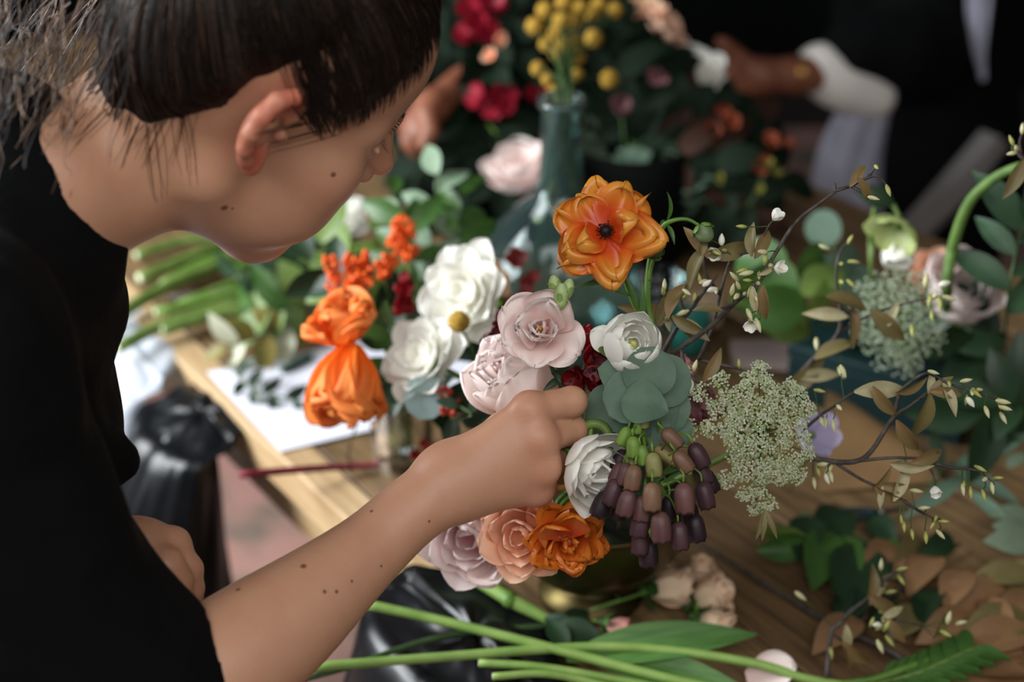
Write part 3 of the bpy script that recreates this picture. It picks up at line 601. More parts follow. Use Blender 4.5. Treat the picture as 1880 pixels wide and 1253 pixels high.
# fritillaria
fr = thing('fritillaria', 'fritillaria spike of hanging plum bells, green at its tip', 'flower', P(1200, 860, 1.01))
def bell(Rb, Lb):
    r = []; n = 18
    for z, k in [(0, .25), (.06, .62), (.2, .9), (.45, 1), (.7, 1.02), (.88, .98), (1, .86), (.97, .8), (.6, .86), (.2, .7)]:
        for j in range(n):
            a = 2*math.pi*j/n; q = 1+.10*abs(math.cos(3*a))*min(1, z*3)-.05; e = .10*abs(math.cos(3*a)) if z > .8 else 0
            r.append((Rb*k*q*math.cos(a), Rb*k*q*math.sin(a), -Lb*(z+e)))
    return np.array(r), [(i*n+(j+1) % n, i*n+j, (i+1)*n+j, (i+1)*n+(j+1) % n) for i in range(9) for j in range(n)]
FM = [mat('bell_%d' % i, a, .5, b, 110, 3, (1, 1, .25), trans=.1) for i, (a, b) in enumerate([((120, 152, 66), (96, 128, 48)), ((138, 136, 84), (118, 112, 66)), ((130, 98, 76), (106, 78, 62)), ((110, 76, 72), (84, 56, 56)), ((80, 54, 60), (60, 38, 46)), ((50, 32, 40), (34, 22, 30))])]
BM = {}
for (u, v, c, s, d, tx) in [(1181, 771, 1, .62, 1.0, .1), (1171, 783, 0, .55, 1.0, -.1), (1148, 799, 0, .78, 1.0, -.4), (1163, 818, 0, .85, .99, .05), (1179, 833, 0, .8, .99, .2), (1160, 842, 1, .75, 1.0, -.1), (1200, 850, 1, .98, .985, .1),
        (1230, 802, 2, .95, 1.0, .9), (1251, 845, 2, .95, .99, .7), (1280, 833, 4, 1.05, 1.01, .5), (1163, 874, 2, 1.0, .985, -.15), (1149, 868, 3, .9, .995, -.2), (1137, 870, 3, 1.05, 1.005, -.35), (1140, 842, 4, .9, 1.02, -.5),
        (1127, 900, 4, 1.08, 1.0, -.35), (1108, 922, 5, 1.1, 1.01, -.45), (1152, 920, 3, 1.05, .985, -.25), (1197, 908, 2, 1.1, .975, .0), (1180, 930, 3, 1.0, .985, -.1), (1176, 956, 4, 1.1, .99, -.15), (1213, 963, 3, 1.2, .98, .05), (1256, 910, 3, 1.2, .985, .08),
        (1247, 980, 4, 1.1, .99, .12), (1277, 965, 5, 1.1, 1.005, .2), (1293, 905, 4, 1.1, 1.01, .25), (1286, 862, 4, 1.1, 1.02, .4), (1176, 990, 4, 1.05, 1.0, -.05), (1190, 1010, 5, 1.15, 1.01, .05), (1228, 930, 5, 1.0, 1.01, 0), (1266, 940, 5, 1.05, 1.02, .1), (1140, 930, 5, 1.0, 1.02, -.3), (1300, 880, 5, 1.0, 1.03, .5)]:
    ax_ = nrm(FC(-tx, 1, .12)); p = P(u, v, d)+ax_*.0075*s
    if c not in BM: BM[c] = mesh(*bell(.0058, .0165), FM[c], True)
    bo = ob('bell', BM[c], fr, WM[fr] @ frame(p, ax_, VIEW, rng.uniform(0, 6)) @ Matrix.Scale(s*1.02, 4))
    at = P(1195+.35*(u-1195), 800+.62*(v-815)+8, 1.02)
    wpart('pedicel', fr, *tube([p, p+ax_*.006*s, (p+at)/2+UP*.008, at], .0008, 5, 4), FM[0])
wpart('stem', fr, *tube([P(1178, 778, 1.005), P(1186, 830, 1.015), P(1203, 880, 1.03), P(1222, 920, 1.05), P(1215, 960, 1.12), BW+[.03, -.05, .09]], [.001, .0016, .0024, .003, .003, .003]), FM[0])
for i in range(10):
    put('bract', fr, pm('bractleaf', m_leaf, leafshape, .03, .002, 'lance', .4, .5), P(1190+rng.uniform(-25, 60), 870+rng.uniform(-10, 60), 1.01), FC(rng.normal(), rng.normal()*.6, .4), VIEW, .8)
# Queen Anne's lace
def umbel(name, label, root_px, cl, scale, m, M0, ncl=58):
    am = thing(name, label, 'flower', M0); r0 = P(*root_px); kinds = []
    for k in range(4):
        L = []
        for i in range(ncl):
            a = i*2.4; rr = math.sqrt((i+.5)/ncl); q = np.array([rr*math.cos(a), rr*math.sin(a), .45*(1-rr*rr)])*.0072*(1+.15*math.sin(3*a+k))+rng.normal(size=3)*.0006
            for j in range(5):
                b = 1.257*j+a; L.append(ball(q+np.array([math.cos(b), math.sin(b), .2])*.0006*(1+.3*math.sin(i*1.7)), (.00046, .00046, .00036), 5, 3))
            L.append(ball(q+np.array([0, 0, .0002]), .00038, 4, 3))
        kinds.append(mesh(*join(L), m))
    for (u, v) in cl:
        d = root_px[2]-.045*scale+.00035*scale*math.hypot(u-root_px[0], v-root_px[1])*.5+rng.normal()*.003; p = P(u, v, d); n = nrm(p-r0)
        f = frame(p, nrm(n+VIEW*.9), UP, rng.uniform(0, 6)); fo = ob('floret_cluster', kinds[int(rng.integers(4))], am, WM[am] @ f @ Matrix.Scale(scale*rng.uniform(.92, 1.15), 4))
        wpart('ray', am, *tube([p-n*.001, (p+r0)/2-VIEW*.003, r0], .0006*scale, 4, 3), m_leafl)
    return am
AC = [(1395, 677), (1378, 697), (1405, 704), (1323, 699), (1283, 722), (1365, 717), (1452, 710), (1469, 727), (1315, 750), (1348, 744), (1382, 740), (1415, 737), (1445, 744), (1479, 754), (1335, 791), (1303, 787), (1264, 789), (1365, 771), (1398, 774), (1432, 774), (1465, 774),
      (1348, 809), (1371, 824), (1405, 818), (1438, 814), (1475, 804), (1355, 846), (1388, 848), (1425, 848), (1459, 844), (1482, 831), (1330, 881), (1358, 870), (1398, 875), (1432, 875), (1465, 875), (1368, 908), (1392, 900), (1408, 925), (1388, 933), (1345, 770), (1412, 757), (1440, 795), (1385, 800), (1335, 730), (1420, 720), (1450, 860), (1410, 862)]
am = umbel('queen_annes_lace', 'lacy greenish-white flat flower head, sharp in front of the branch', (1395, 800, 1.065), AC, 1.0, mat('lace_floret', (212, 216, 190), .6, (150, 170, 108), 260, trans=.1), P(1395, 800, 1.06))
wpart('stem', am, *tube([P(1395, 800, 1.065), P(1370, 815, 1.09), P(1310, 850, 1.14), P(1200, 900, 1.2), BW+[.04, .01, .09]], .0026), m_leafl)
for (u, v, dx) in [(1409, 965, -.1), (1418, 960, .4), (1405, 970, -.3)]: put('bract', am, pm('ambract', m_olive, leafshape, .03, .0026, 'lance', .4, .5), P(1405, 935, 1.03), FC(dx, -1, .1), VIEW, .8)
# lower flowers of the bouquet
C = P(1042, 992, 1.045); o2 = thing('butterfly_ranunculus', 'dark orange ruffled flower below the wrist, lowest of the bouquet', 'flower', frame(C-FC(.1, -.3, 1)*.012, FC(.16, -.38, 1), UP, .4))
for (n, L, W, tilt, z0, off, k) in [(7, .031, .0145, 12, 0, .2, 'qa'), (6, .028, .0135, 26, .003, .75, 'qb'), (5, .022, .011, 46, .005, .1, 'qc'), (4, .015, .008, 62, .006, .1, 'qd')]:
    ring(o2, pset(k, 4, m_orange2, L, W, .35, .6, .003, wr=.0005, rf=1.7, nv=10, nu=9, notch=.002), n, tilt, .002, z0, 1, off, .3, 7)
ob('center', mesh(*ball((0, 0, .010), (.0055, .0055, .0065), 12, 8), mat('orange_center', (210, 84, 44), .5, (170, 58, 30), 200)), o2)
for (u, v, dx, dy) in [(1005, 952, -.5, .5), (1048, 938, .2, .8)]: put('petal', o2, pm('obig', m_orange2, petal, .027, .0145, .5, .7, .001, seed=4, nv=10), P(1040, 985, 1.03), FC(dx, dy, .55), FC(0, -.8, .5), 1)
stem_to_bowl(o2, C-FC(.1, -.3, 1)*.015, FC(.1, -.3, 1), m=m_leafl)
pch = ranunculus('peach ranunculus tucked behind the dark orange flower', P(955, 985, 1.075), FC(-.35, -.1, .9), .0225, m_peach, .5, eye=False, key='p')
pk = ranunculus('pink and white ranunculus right under the wrist', P(862, 988, 1.12), FC(-.35, -.25, .8), .028, m_rpink, .25, eye=False, key='k', n=(6, 6, 7, 7, 7))
put('petal', pk, pm('pkouter', m_peony, petal, .05, .022, 1.1, .7, .001, nv=10), P(880, 995, 1.135), FC(.5, -.8, .3), FC(-.4, .6, .3), 1)
put('petal', pch, pm('peout', m_peach, petal, .04, .016, .9, .7, .001, nv=10), P(985, 985, 1.08), FC(.3, 1, .0), FC(0, 0, 1), .9)
# red accents
def cluster(name, label, cat, pts, ms, rsz, C0, m, nf=5, stem=True, group=None, tilt=35):
    r = thing(name, label, cat, C0, group)
    for (u, v, d) in pts:
        f = WM[r] @ frame(P(u, v, d), FC(rng.normal()*.5, rng.normal()*.5+.2, 1), UP, rng.uniform(0, 6)); q = ob('floret', mesh(*ball((0, 0, .001), rsz*.16, 6, 5), m), r, f); ring(q, ms, nf, tilt, rsz*.05, 0, rsz/.012, 0, .3, 12)
    if stem: wpart('stem', r, *tube([P(*pts[0]), np.asarray(C0, float)*.5+P(*pts[0])*.5-FW*-.03, BW+[rng.uniform(-.02, .02), 0, .08]] if stem is True else stem, .0014), m_dstem)
    return r
rp_ = pset('rf', 3, m_red, .012, .0062, .4, .6, .0012)
cluster('red_flower', 'red flower cluster between the pink lisianthus and the white cup', 'flower', [(1075, 665, 1.07), (1092, 650, 1.08), (1060, 690, 1.07), (1100, 690, 1.08), (1080, 625, 1.09), (1068, 640, 1.08), (1045, 700, 1.085), (1085, 705, 1.07), (1105, 668, 1.085)], rp_, .013, P(1080, 680, 1.1), m_red)
cluster('red_flower', 'pinkish blossom beneath the red flower cluster', 'flower', [(1100, 690, 1.06), (1090, 680, 1.06), (1106, 674, 1.065)], pset('rv', 3, mat('mauve_petal', (176, 120, 128), .5, tip=(150, 60, 70), trans=.25), .012, .006, .4, .6, .001), .009, P(1098, 690, 1.08), m_maroon)
cluster('maroon_flower', 'dark maroon flowers left of the pink lisianthus', 'flower', [(935, 612, 1.16), (920, 632, 1.17), (945, 640, 1.17), (905, 615, 1.19), (928, 595, 1.18)], pset('mf', 3, m_maroon, .012, .0065, .4, .6, .0012), .015, P(930, 630, 1.2), m_maroon)
cluster('maroon_flower', 'maroon and pink blossom behind the lacy white head', 'flower', [(1262, 745, 1.1), (1245, 700, 1.1), (1290, 760, 1.1), (1255, 780, 1.1)], pset('mg', 3, mat('dusky_pink_petal', (214, 168, 168), .5, tip=(150, 84, 92), trans=.25), .012, .0065, .4, .6, .0012), .02, P(1262, 755, 1.12), m_maroon)
# ------------------------------------------------------------------ flowering branches
def budm(r, L, m): V, Fc = lathe([(0, -L), (r*.5, -L*.9), (r*.95, -L*.45), (r, -L*.05), (r*.78, L*.4), (r*.35, L*.8), (0, L)], 8); return mesh(V, Fc, m)
bud_me = [budm(.0019, .0052, m_bud), budm(.0016, .0046, mat('green_bud', (184, 186, 112), .5, (140, 142, 70), 120, trans=.15)), budm(.0023, .0044, mat('white_bud', (240, 238, 222), .5, trans=.2))]
tw_leaf = lset('twl', 2, m_olive, .03, .0052, 'lance', .55, .6) + lset('twb', 2, mat('brown_green_leaf', (132, 100, 66), .5, (108, 104, 60), 60, trans=.15), .03, .0048, 'lance', .5, .9) + lset('twp', 2, mat('pale_back_leaf', (186, 178, 142), .5, (150, 140, 100), 60, trans=.15), .03, .0046, 'lance', .6, .5)
bl_pet = pset('bl', 2, m_white, .009, .0036, .5, .5)
def branch(label, lines, buds, leaves, flowers=(), r=.0022, m=m_bark, name='blossom_branch', cat='branch', bs=1):
    root = thing(name, label, cat, P(*lines[0][0])); A = []
    for i, ln in enumerate(lines):
        q = [P(*x) for x in ln]; rr = r*(1 if i == 0 else .62)
        wpart('twig', root, *tube(q, (rr, rr*.8, rr*.45), 6, 5), m); A.append(spline(q, 8))
    A = np.vstack(A); m2 = m_dstem
    def near_(p): return A[np.argmin(((A-p)**2).sum(1))]
    for (u, v, *o) in buds:
        g = A[np.argmin([(abs(940+F*((a-CAM) @ RT)/((a-CAM) @ FW)-u)+abs(626.5-F*((a-CAM) @ UP)/((a-CAM) @ FW)-v)) for a in A])]; d = (g-CAM) @ FW
        p = P(u, v, d-rng.uniform(0, .012)); ax_ = nrm(p-g+np.array([0, 0, -.002])+rdir()*.004) if not o else FC(*o[0], .2)
        me = bud_me[int(rng.choice(3, p=[.45, .49, .06]))]
        b = ob('bud', me, root, WM[root] @ frame(p, ax_) @ Matrix.Scale(bs*rng.uniform(.85, 1.15), 4)); wpart('stalk', root, *tube([g, (g+p)/2+rdir()*.002, p-ax_*.004], .00045, 4, 3, cap=False), m2)
    for (u, v, dx, dy, sc) in leaves:
        g = A[np.argmin([(abs(940+F*((a-CAM) @ RT)/((a-CAM) @ FW)-u)+abs(626.5-F*((a-CAM) @ UP)/((a-CAM) @ FW)-v)) for a in A])]; d = (g-CAM) @ FW
        p = P(u, v, d-.004); dv = FC(dx, dy, rng.normal()*.25); L = .03*sc
        put('leaf', root, tw_leaf[int(rng.integers(6))], p-dv*L*.5, dv, VIEW+rdir()*.7, sc); wpart('stalk', root, *tube([g, p-dv*L*.45], .00045, 4, 3, cap=False), m2)
    for (u, v, d, fx, fy) in flowers:
        f = ob('blossom', mesh(*ball((0, 0, .001), .0016, 6, 5), bud_me[1].materials[0]), root, WM[root] @ frame(P(u, v, d), FC(fx, fy, .6), UP, rng.uniform(0, 6)))
        ring(f, bl_pet, 5, 48, .001, 0, bs, 0, .2, 8); g = near_(P(u, v, d)); wpart('stalk', root, *tube([g, P(u, v, d)], .0005, 4, 3, cap=False), m2)
    return root
branch('dark twig rising right of the orange flower to a budding tip before the grey cloth', [[(1218, 668, 1.09), (1249, 640, 1.07), (1303, 601, 1.055), (1345, 560, 1.045), (1392, 518, 1.035), (1421, 470, 1.03), (1460, 410, 1.03), (1500, 377, 1.03), (1536, 351, 1.03)],
    [(1533, 353, 1.03), (1533, 336, 1.03)], [(1535, 350, 1.03), (1560, 342, 1.03), (1590, 328, 1.025), (1612, 324, 1.02), (1630, 343, 1.02)], [(1594, 326, 1.025), (1606, 308, 1.02)], [(1565, 343, 1.03), (1585, 355, 1.025), (1600, 362, 1.025)],
    [(1351, 554, 1.045), (1330, 566, 1.04), (1300, 566, 1.035)], [(1421, 470, 1.03), (1405, 500, 1.028), (1390, 520, 1.025), (1372, 540, 1.02)], [(1405, 500, 1.028), (1385, 540, 1.02), (1392, 570, 1.018)], [(1249, 640, 1.07), (1262, 681, 1.05), (1280, 702, 1.04), (1303, 717, 1.03)], [(1262, 681, 1.05), (1240, 700, 1.04)]],
    [(1609, 307), (1631, 350, (.3, -1)), (1604, 364, (1, -.3)), (1400, 463), (1405, 475, (.1, 1)), (1415, 488), (1370, 502), (1362, 497), (1372, 515), (1348, 508, (-.6, .6)), (1392, 521), (1394, 506), (1355, 524), (1345, 532), (1352, 545), (1368, 540), (1376, 536), (1388, 545), (1376, 578, (.4, -1)), (1392, 598, (.3, -1)), (1258, 694, (-.4, .6)), (1245, 702, (-1, .2)), (1276, 672, (.3, 1)), (1262, 680), (1232, 692), (1420, 492), (1430, 496, (1, -.2)), (1250, 712, (-.5, -1)), (1268, 708, (0, -1))],
    [(1576, 320, .7, 1, .75), (1588, 350, .6, -.8, .8), (1402, 560, .05, -1, .95), (1385, 553, .1, -1, .7), (1310, 670, .6, 1, 1.0), (1410, 495, .9, .4, .6), (1300, 568, -1, .1, .8), (1265, 598, .8, -.5, 1.0)],
    [(1379, 590, 1.02, -.3, -.6), (1422, 494, 1.025, .7, .1)])
branch('dark twig with brown leaves between the white cup flower and the green bud', [[(1214, 655, 1.1), (1243, 601, 1.08), (1265, 573, 1.07), (1294, 534, 1.055), (1318, 505, 1.05)], [(1243, 601, 1.08), (1228, 570, 1.075), (1220, 540, 1.07)], [(1265, 573, 1.07), (1252, 560, 1.065), (1250, 530, 1.06)],
    [(1281, 662, 1.09), (1307, 605, 1.08), (1322, 541, 1.07), (1338, 486, 1.06), (1351, 470, 1.055), (1383, 461, 1.05), (1398, 440, 1.045), (1413, 412, 1.04)], [(1322, 541, 1.07), (1295, 500, 1.06), (1292, 460, 1.05), (1278, 438, 1.05)], [(1287, 662, 1.09), (1325, 670, 1.08), (1364, 680, 1.07), (1372, 690, 1.07)]],
    [(1220, 523, (0, 1)), (1218, 535), (1250, 540), (1256, 545), (1284, 512, (-.2, 1)), (1291, 518), (1298, 520, (1, .7)), (1275, 545), (1260, 537), (1308, 532, (1, .3)), (1315, 535), (1325, 440, (0, 1)), (1316, 465), (1313, 462), (1361, 416, (-1, .05)), (1330, 460), (1357, 668, (-.1, 1)), (1225, 585), (1252, 575)],
    [(1278, 443, -.8, 1, 1.0), (1277, 492, -.5, -1, 1.2), (1291, 449, .2, 1, .6), (1345, 460, 1, .25, 1.3), (1380, 438, 0, 1, .9), (1402, 445, .6, 1, 1.0), (1180, 570, -1, .1, 1.3), (1220, 565, .3, 1, 1.0), (1240, 545, .4, 1, 1.2), (1272, 605, 1, -.6, 1.1), (1226, 590, .2, -1, .6), (1250, 600, -.6, .8, .9)],
    [(1420, 404, 1.035, .4, .6), (1316, 462, 1.05, -.3, -.3)])
branch('dark forked twig with drooping pale buds right of the lacy flower', [[(1470, 838, 1.1), (1530, 848, 1.09), (1573, 847, 1.08), (1601, 827, 1.08), (1641, 766, 1.075), (1670, 746, 1.07), (1705, 720, 1.065), (1735, 706, 1.06)], [(1641, 766, 1.075), (1650, 726, 1.07), (1670, 703, 1.065), (1699, 686, 1.06), (1719, 692, 1.06), (1745, 706, 1.055), (1791, 720, 1.05), (1831, 735, 1.05), (1854, 752, 1.05)],
    [(1573, 847, 1.08), (1636, 841, 1.075), (1690, 841, 1.07), (1725, 830, 1.07)], [(1685, 842, 1.07), (1708, 862, 1.065), (1717, 884, 1.06)], [(1690, 841, 1.07), (1740, 858, 1.07), (1791, 864, 1.065), (1822, 885, 1.06)], [(1475, 789, 1.1), (1509, 761, 1.095), (1532, 746, 1.09), (1570, 720, 1.085), (1600, 722, 1.08)], [(1530, 848, 1.09), (1580, 880, 1.085), (1620, 898, 1.08), (1650, 915, 1.08)], [(1650, 915, 1.08), (1690, 940, 1.08), (1720, 955, 1.08)]],
    [(1714, 684, (1, -.3)), (1774, 699, (1, .2)), (1743, 705), (1786, 720), (1793, 723, (.8, -.7)), (1782, 739, (.6, -.9)), (1774, 735), (1846, 750, (1, -.3)), (1842, 768, (.5, -1)), (1812, 757, (.3, -1)), (1842, 738, (1, -.2)), (1798, 716), (1835, 742), (1800, 861, (1, -.5)), (1808, 881), (1833, 878, (1, .05)), (1822, 897, (.1, -1)), (1806, 910, (.2, -1)), (1782, 905, (0, -1)), (1768, 900, (.1, -1)), (1768, 893), (1683, 902, (1, -.15)), (1697, 933, (1, .1)), (1660, 968, (0, -1)), (1675, 982, (.1, -1)), (1655, 955), (1700, 988, (0, -1)), (1727, 982, (.7, -.8)), (1733, 958, (1, 0)), (1718, 952), (1712, 965), (1505, 718, (1, -.2)), (1541, 749), (1516, 778, (0, -1)), (1530, 782, (.1, -1)), (1509, 775), (1513, 853, (1, .1)), (1502, 867), (1519, 880, (.3, -1)), (1526, 876, (.2, -1)), (1495, 888, (.1, -1)), (1520, 866), (1548, 682, (.4, -1))],
    [(1620, 717, 1, .05, 1.5), (1625, 742, .7, -1, 1.1), (1690, 770, -.2, -1, 1.5), (1668, 806, .7, -1, 1.2), (1676, 712, .8, .3, .9), (1728, 708, .8, .8, .8), (1709, 704, .1, 1, .7), (1745, 735, .4, -1, .9), (1674, 856, 1, -.1, 1.1), (1655, 880, .4, 1, 1.2), (1640, 895, -1, .1, .9), (1622, 880, .8, .8, .8), (1637, 913, .8, -.5, 1.0), (1618, 915, -.2, -1, .6), (1708, 838, 1, .3, 1.1), (1740, 722, 1, -.1, .9)], [(1716, 894, 1.055, 0, -1)])
branch('brown budding twig crossing in front of the second lacy flower', [[(1430, 720, 1.25), (1465, 690, 1.24), (1500, 652, 1.23), (1537, 615, 1.22), (1543, 573, 1.21), (1535, 511, 1.2), (1541, 466, 1.2), (1560, 441, 1.2)], [(1537, 613, 1.22), (1599, 578, 1.21), (1649, 561, 1.2), (1699, 549, 1.19), (1732, 544, 1.19)], [(1500, 652, 1.23), (1520, 640, 1.22), (1545, 650, 1.22)]],
    [(1561, 440, (.5, 1)), (1513, 454, (-1, .4)), (1545, 485), (1568, 481, (1, -.1)), (1563, 521, (.7, -.7)), (1545, 518), (1700, 515), (1734, 521, (1, .3)), (1707, 552, (-.3, -1)), (1726, 557, (.1, -1)), (1711, 580, (0, -1)), (1743, 548, (1, -.3)), (1675, 608, (0, -1)), (1499, 632, (0, -1)), (1545, 685, (.5, -1)), (1715, 545)],
    [(1515, 578, -1, .1, 1.3), (1560, 555, 1, -.2, 1.5), (1568, 602, .1, -1, 1.2), (1632, 600, .8, -.7, 1.5), (1535, 640, 1, .5, 1.4), (1480, 690, 1, .8, 1.6), (1640, 575, .4, 1, .8), (1505, 690, 1, .1, 1.3)], bs=1.2)
branch('budding twig standing over the dried leaves at the lower right', [[(1518, 1245, 1.2), (1526, 1162, 1.22), (1540, 1148, 1.22), (1563, 1122, 1.22), (1597, 1097, 1.22), (1625, 1066, 1.21), (1650, 1046, 1.2), (1662, 1040, 1.2)], [(1597, 1097, 1.22), (1620, 1120, 1.21), (1642, 1137, 1.2), (1695, 1151, 1.2)], [(1620, 1080, 1.21), (1618, 1050, 1.2)], [(1526, 1162, 1.22), (1560, 1190, 1.22), (1565, 1210, 1.21)], [(1642, 1137, 1.2), (1630, 1165, 1.19), (1635, 1180, 1.19)]],
    [(1618, 1037, (0, 1)), (1657, 1045, (1, .3)), (1655, 1066, (.5, -.8)), (1635, 1087, (1, .2)), (1626, 1125, (1, -.1)), (1601, 1143, (.3, 1)), (1610, 1148), (1618, 1152), (1628, 1150, (.5, 1)), (1634, 1178, (.6, -.8)), (1616, 1188, (.4, -1)), (1526, 1201, (0, -1)), (1742, 1135, (.2, 1)), (1765, 1144, (1, .3)), (1736, 1164), (1470, 1095, (1, -.8)), (1622, 1140), (1733, 1150, (.4, 1))],
    [(1603, 1070, .2, 1, 1.1), (1615, 1080, .6, 1, 1.1), (1625, 1112, 1, -.6, 1.2), (1645, 1160, .7, -.8, 1.0), (1558, 1215, .3, -1, 1.0), (1575, 1205, .8, -.8, 1.2), (1555, 1175, .1, -1, .9), (1728, 1148, .4, 1, 1.0), (1640, 1125, 1, .5, .8)], bs=1.15)
branch('budding twig tip entering at the upper right over the arched green stem', [[(1900, 300, 1.15), (1878, 290, 1.15), (1868, 280, 1.15), (1857, 270, 1.15)], [(1875, 286, 1.15), (1872, 262, 1.15), (1878, 240, 1.15)], [(1890, 305, 1.15), (1875, 320, 1.15)]], [(1877, 236, (0, 1)), (1857, 258, (-.5, 1)), (1857, 282, (-1, -.2)), (1866, 272)], [(1862, 330, -.5, -1, 1.2)])
lt = thing('bare_twig', 'long dark bare twig lying across the bare wood right of the peach roses', 'twig', T(1290, 1010, .77)); wpart('twig', lt, *tube([T(1270, 990, .768), T(1360, 1044, .768), T(1444, 1097, .768), T(1529, 1148, .768), T(1628, 1193, .768), T(1720, 1250, .768)], (.0018, .0024, .0026), 6, 5), m_bark)
# ------------------------------------------------------------------ arrangement in a glass on the left
m_glass = mat('clear_glass', (236, 244, 244), .03, transm=1, ior=1.45)
m_teal = mat('teal_glass', (180, 212, 212), .04, transm=.965, ior=1.45)
GV = T(742, 852)
gv = thing('glass_vase', 'clear faceted glass vase of flowers at the edge of the paper sheet', 'vase', GV)
V, Fc = lathe([(.0, .006), (.026, .006), (.030, .012), (.035, .11), (.0375, .112), (.0375, .108), (.033, .004), (.030, 0), (.0, 0)], 16); ob('vase_body', mesh(V, Fc[::-1], m_glass, False), gv)
ob('water', mesh(*lathe([(.0, .0068), (.0255, .0068), (.0325, .065), (0, .065)], 16), mat('water', (230, 240, 238), .0, transm=1, ior=1.33)), gv)
LV = GV+np.array([0, 0, .02])
def lstem(root, C, face, m=None, r=.0022):
    C = np.asarray(C); q = C-nrm(face)*.04; return wpart('stem', root, *tube([C, q, q*.5+LV*.5+[0, 0, .05], GV+[rng.uniform(-.02, .02), rng.uniform(-.02, .02), .1], LV+[rng.uniform(-.012, .012), rng.uniform(-.012, .012), 0]], r, 6, 5), m or m_stem)
def poppy(label, C, face, spec, roll=0):
    r = thing('iceland_poppy', label, 'flower', frame(C, face, UP, roll))
    for (n, L, W, curl, tilt, off) in spec: ring(r, pset('po%d' % int(L*1e4), 4, m_poppy, L, W, curl, .5, .008, wr=.0022, nv=28, nu=16, tipw=.34, rf=3.6, tipcurl=-1.0), n, tilt, .002, 0, 1, off, .2, 5)
    ob('center', mesh(*ball((0, 0, .006), (.005, .005, .006), 10, 8), m_leafl), r); lstem(r, C, face); return r
poppy('orange crinkled poppy on the left, opening upward', P(640, 632, 1.30), FC(-.2, .9, .45), [(3, .043, .029, 1.0, 24, .2), (3, .040, .027, 1.1, 42, 1.1)])
poppy('orange crinkled poppy hanging its petals downward over the paper', P(648, 632, 1.285), FC(-.12, -1, .25), [(4, .069, .031, .8, 48, .5), (4, .064, .028, .7, 60, 1.4)])
for (lab, px, face, Rr, op) in [('white open ranunculus with a craspedia ball under its edge', (846, 536, 1.30), FC(-.55, .12, .8), .0255, 1.0), ('white ranunculus left of the round silver leaf', (768, 652, 1.28), FC(-.6, .35, .75), .0225, .9), ('pale cream flower mostly hidden behind the upper white ranunculus', (900, 515, 1.42), FC(.4, .3, .8), .014, .3)]:
    wq = ranunculus(lab, P(*px), face, Rr, m_white if 'cream' not in lab else m_cream, op, .5, eye=False, stem=False, key='l'); lstem(wq, P(*px)-face*Rr, face)
    if Rr > .02: ring(wq, pset('lw%d' % int(Rr*1e4), 3, m_white, Rr*1.35, Rr*.75, .35, .4, .0022, nv=10, tipcurl=-.5), 7, 14, .002, -.001, 1, .3, .2, 6)
def craspedia(label, C, r, stem, group=None):
    n, mm = 22, 15; V, Fc = ball((0, 0, 0), r, n, mm); V = V*(1+rng.normal(size=(len(V), 1))*.035)
    t = thing('craspedia', label, 'flower', C, group); ob('flower_head', mesh(V, Fc, m_yball, True), t); wpart('stem', t, *tube([C]+stem, .0011, 5, 4), m_dstem); return t
c0 = P(843, 591, 1.27); craspedia('yellow craspedia ball under the upper white ranunculus', c0, .0098, [c0+FC(.3, -1, -.5)*.05, GV+[.02, 0, .1], LV])
def berries(label, C, tips, n, m_, st):
    r = thing('berry_spray', label, 'berries', C); me = mesh(*ball((0, 0, 0), .0027, 8, 6), m_)
    for (u, v, d, rad) in tips:
        hub = P(u+6, v+rad*1.0, d+.01)
        for i in range(n):
            a = rng.uniform(0, 6.28); q = math.sqrt(rng.random())*rad; p = P(u+q*math.cos(a), v+q*.8*math.sin(a), d+rng.normal()*.008); ob('berry', me, r, TR(*(p-C)) @ Matrix.Scale(rng.uniform(.8, 1.25), 4))
            if i % 2 == 0: wpart('stalk', r, *tube([hub, p], .0006, 3, 2, cap=False), m_ber)
        wpart('stem', r, *tube([hub, hub*.5+st*.5+[0, 0, .02], st], .0014, 5, 4), m_leafl)
    return r
m_ber = mat('orange_berry', (240, 112, 24), .4, (250, 84, 16), 200, trans=.15)
berries('orange berry sprays above the upper orange poppy', P(650, 490, 1.40), [(625, 488, 1.40, 34), (655, 478, 1.41, 26), (628, 520, 1.4, 30), (660, 520, 1.39, 24), (700, 495, 1.4, 20), (712, 482, 1.42, 20)], 26, m_ber, GV+[0, .01, .1])
berries('orange berry spray standing higher, left of the upper white flower', P(735, 440, 1.46), [(742, 412, 1.46, 20), (728, 440, 1.46, 20), (745, 462, 1.46, 22), (738, 430, 1.46, 24)], 22, m_ber, GV+[.01, .02, .1])
m_rb = mat('red_berry', (186, 60, 30), .4, (150, 36, 24), 120)
berries('few red rosehips among leaves under the silver leaf', P(822, 745, 1.28), [(824, 755, 1.26, 14), (815, 722, 1.27, 12), (830, 735, 1.27, 14)], 5, m_rb, GV+[.02, 0, .09])
def sprig(name, label, pts, leaves, ms, m=None, r=.0016, group=None, cat='leaves', up=VIEW, L0=.04, flat=.6):
    root = thing(name, label, cat, pts[0], group); wpart('stem', root, *tube(pts, (r, r*.6), 6, 5), m or m_dstem); A = spline(pts, 10); k = len(A)
    for i in range(leaves):
        s = .18+.82*(i+.5)/leaves; j = min(int(s*(k-1)), k-2); tgt = nrm(A[j+1]-A[j]); side = nrm(np.cross(tgt, up+rdir()*.3))*(1 if i % 2 else -1)
        dv = nrm(tgt*(.7 if i < leaves-1 else 3)+side+rdir()*.35); me = ms[int(rng.integers(len(ms)))]; put('leaf', root, me, A[j], dv, up+rdir()*flat, L0/.04*rng.uniform(.75, 1.15))
    return root
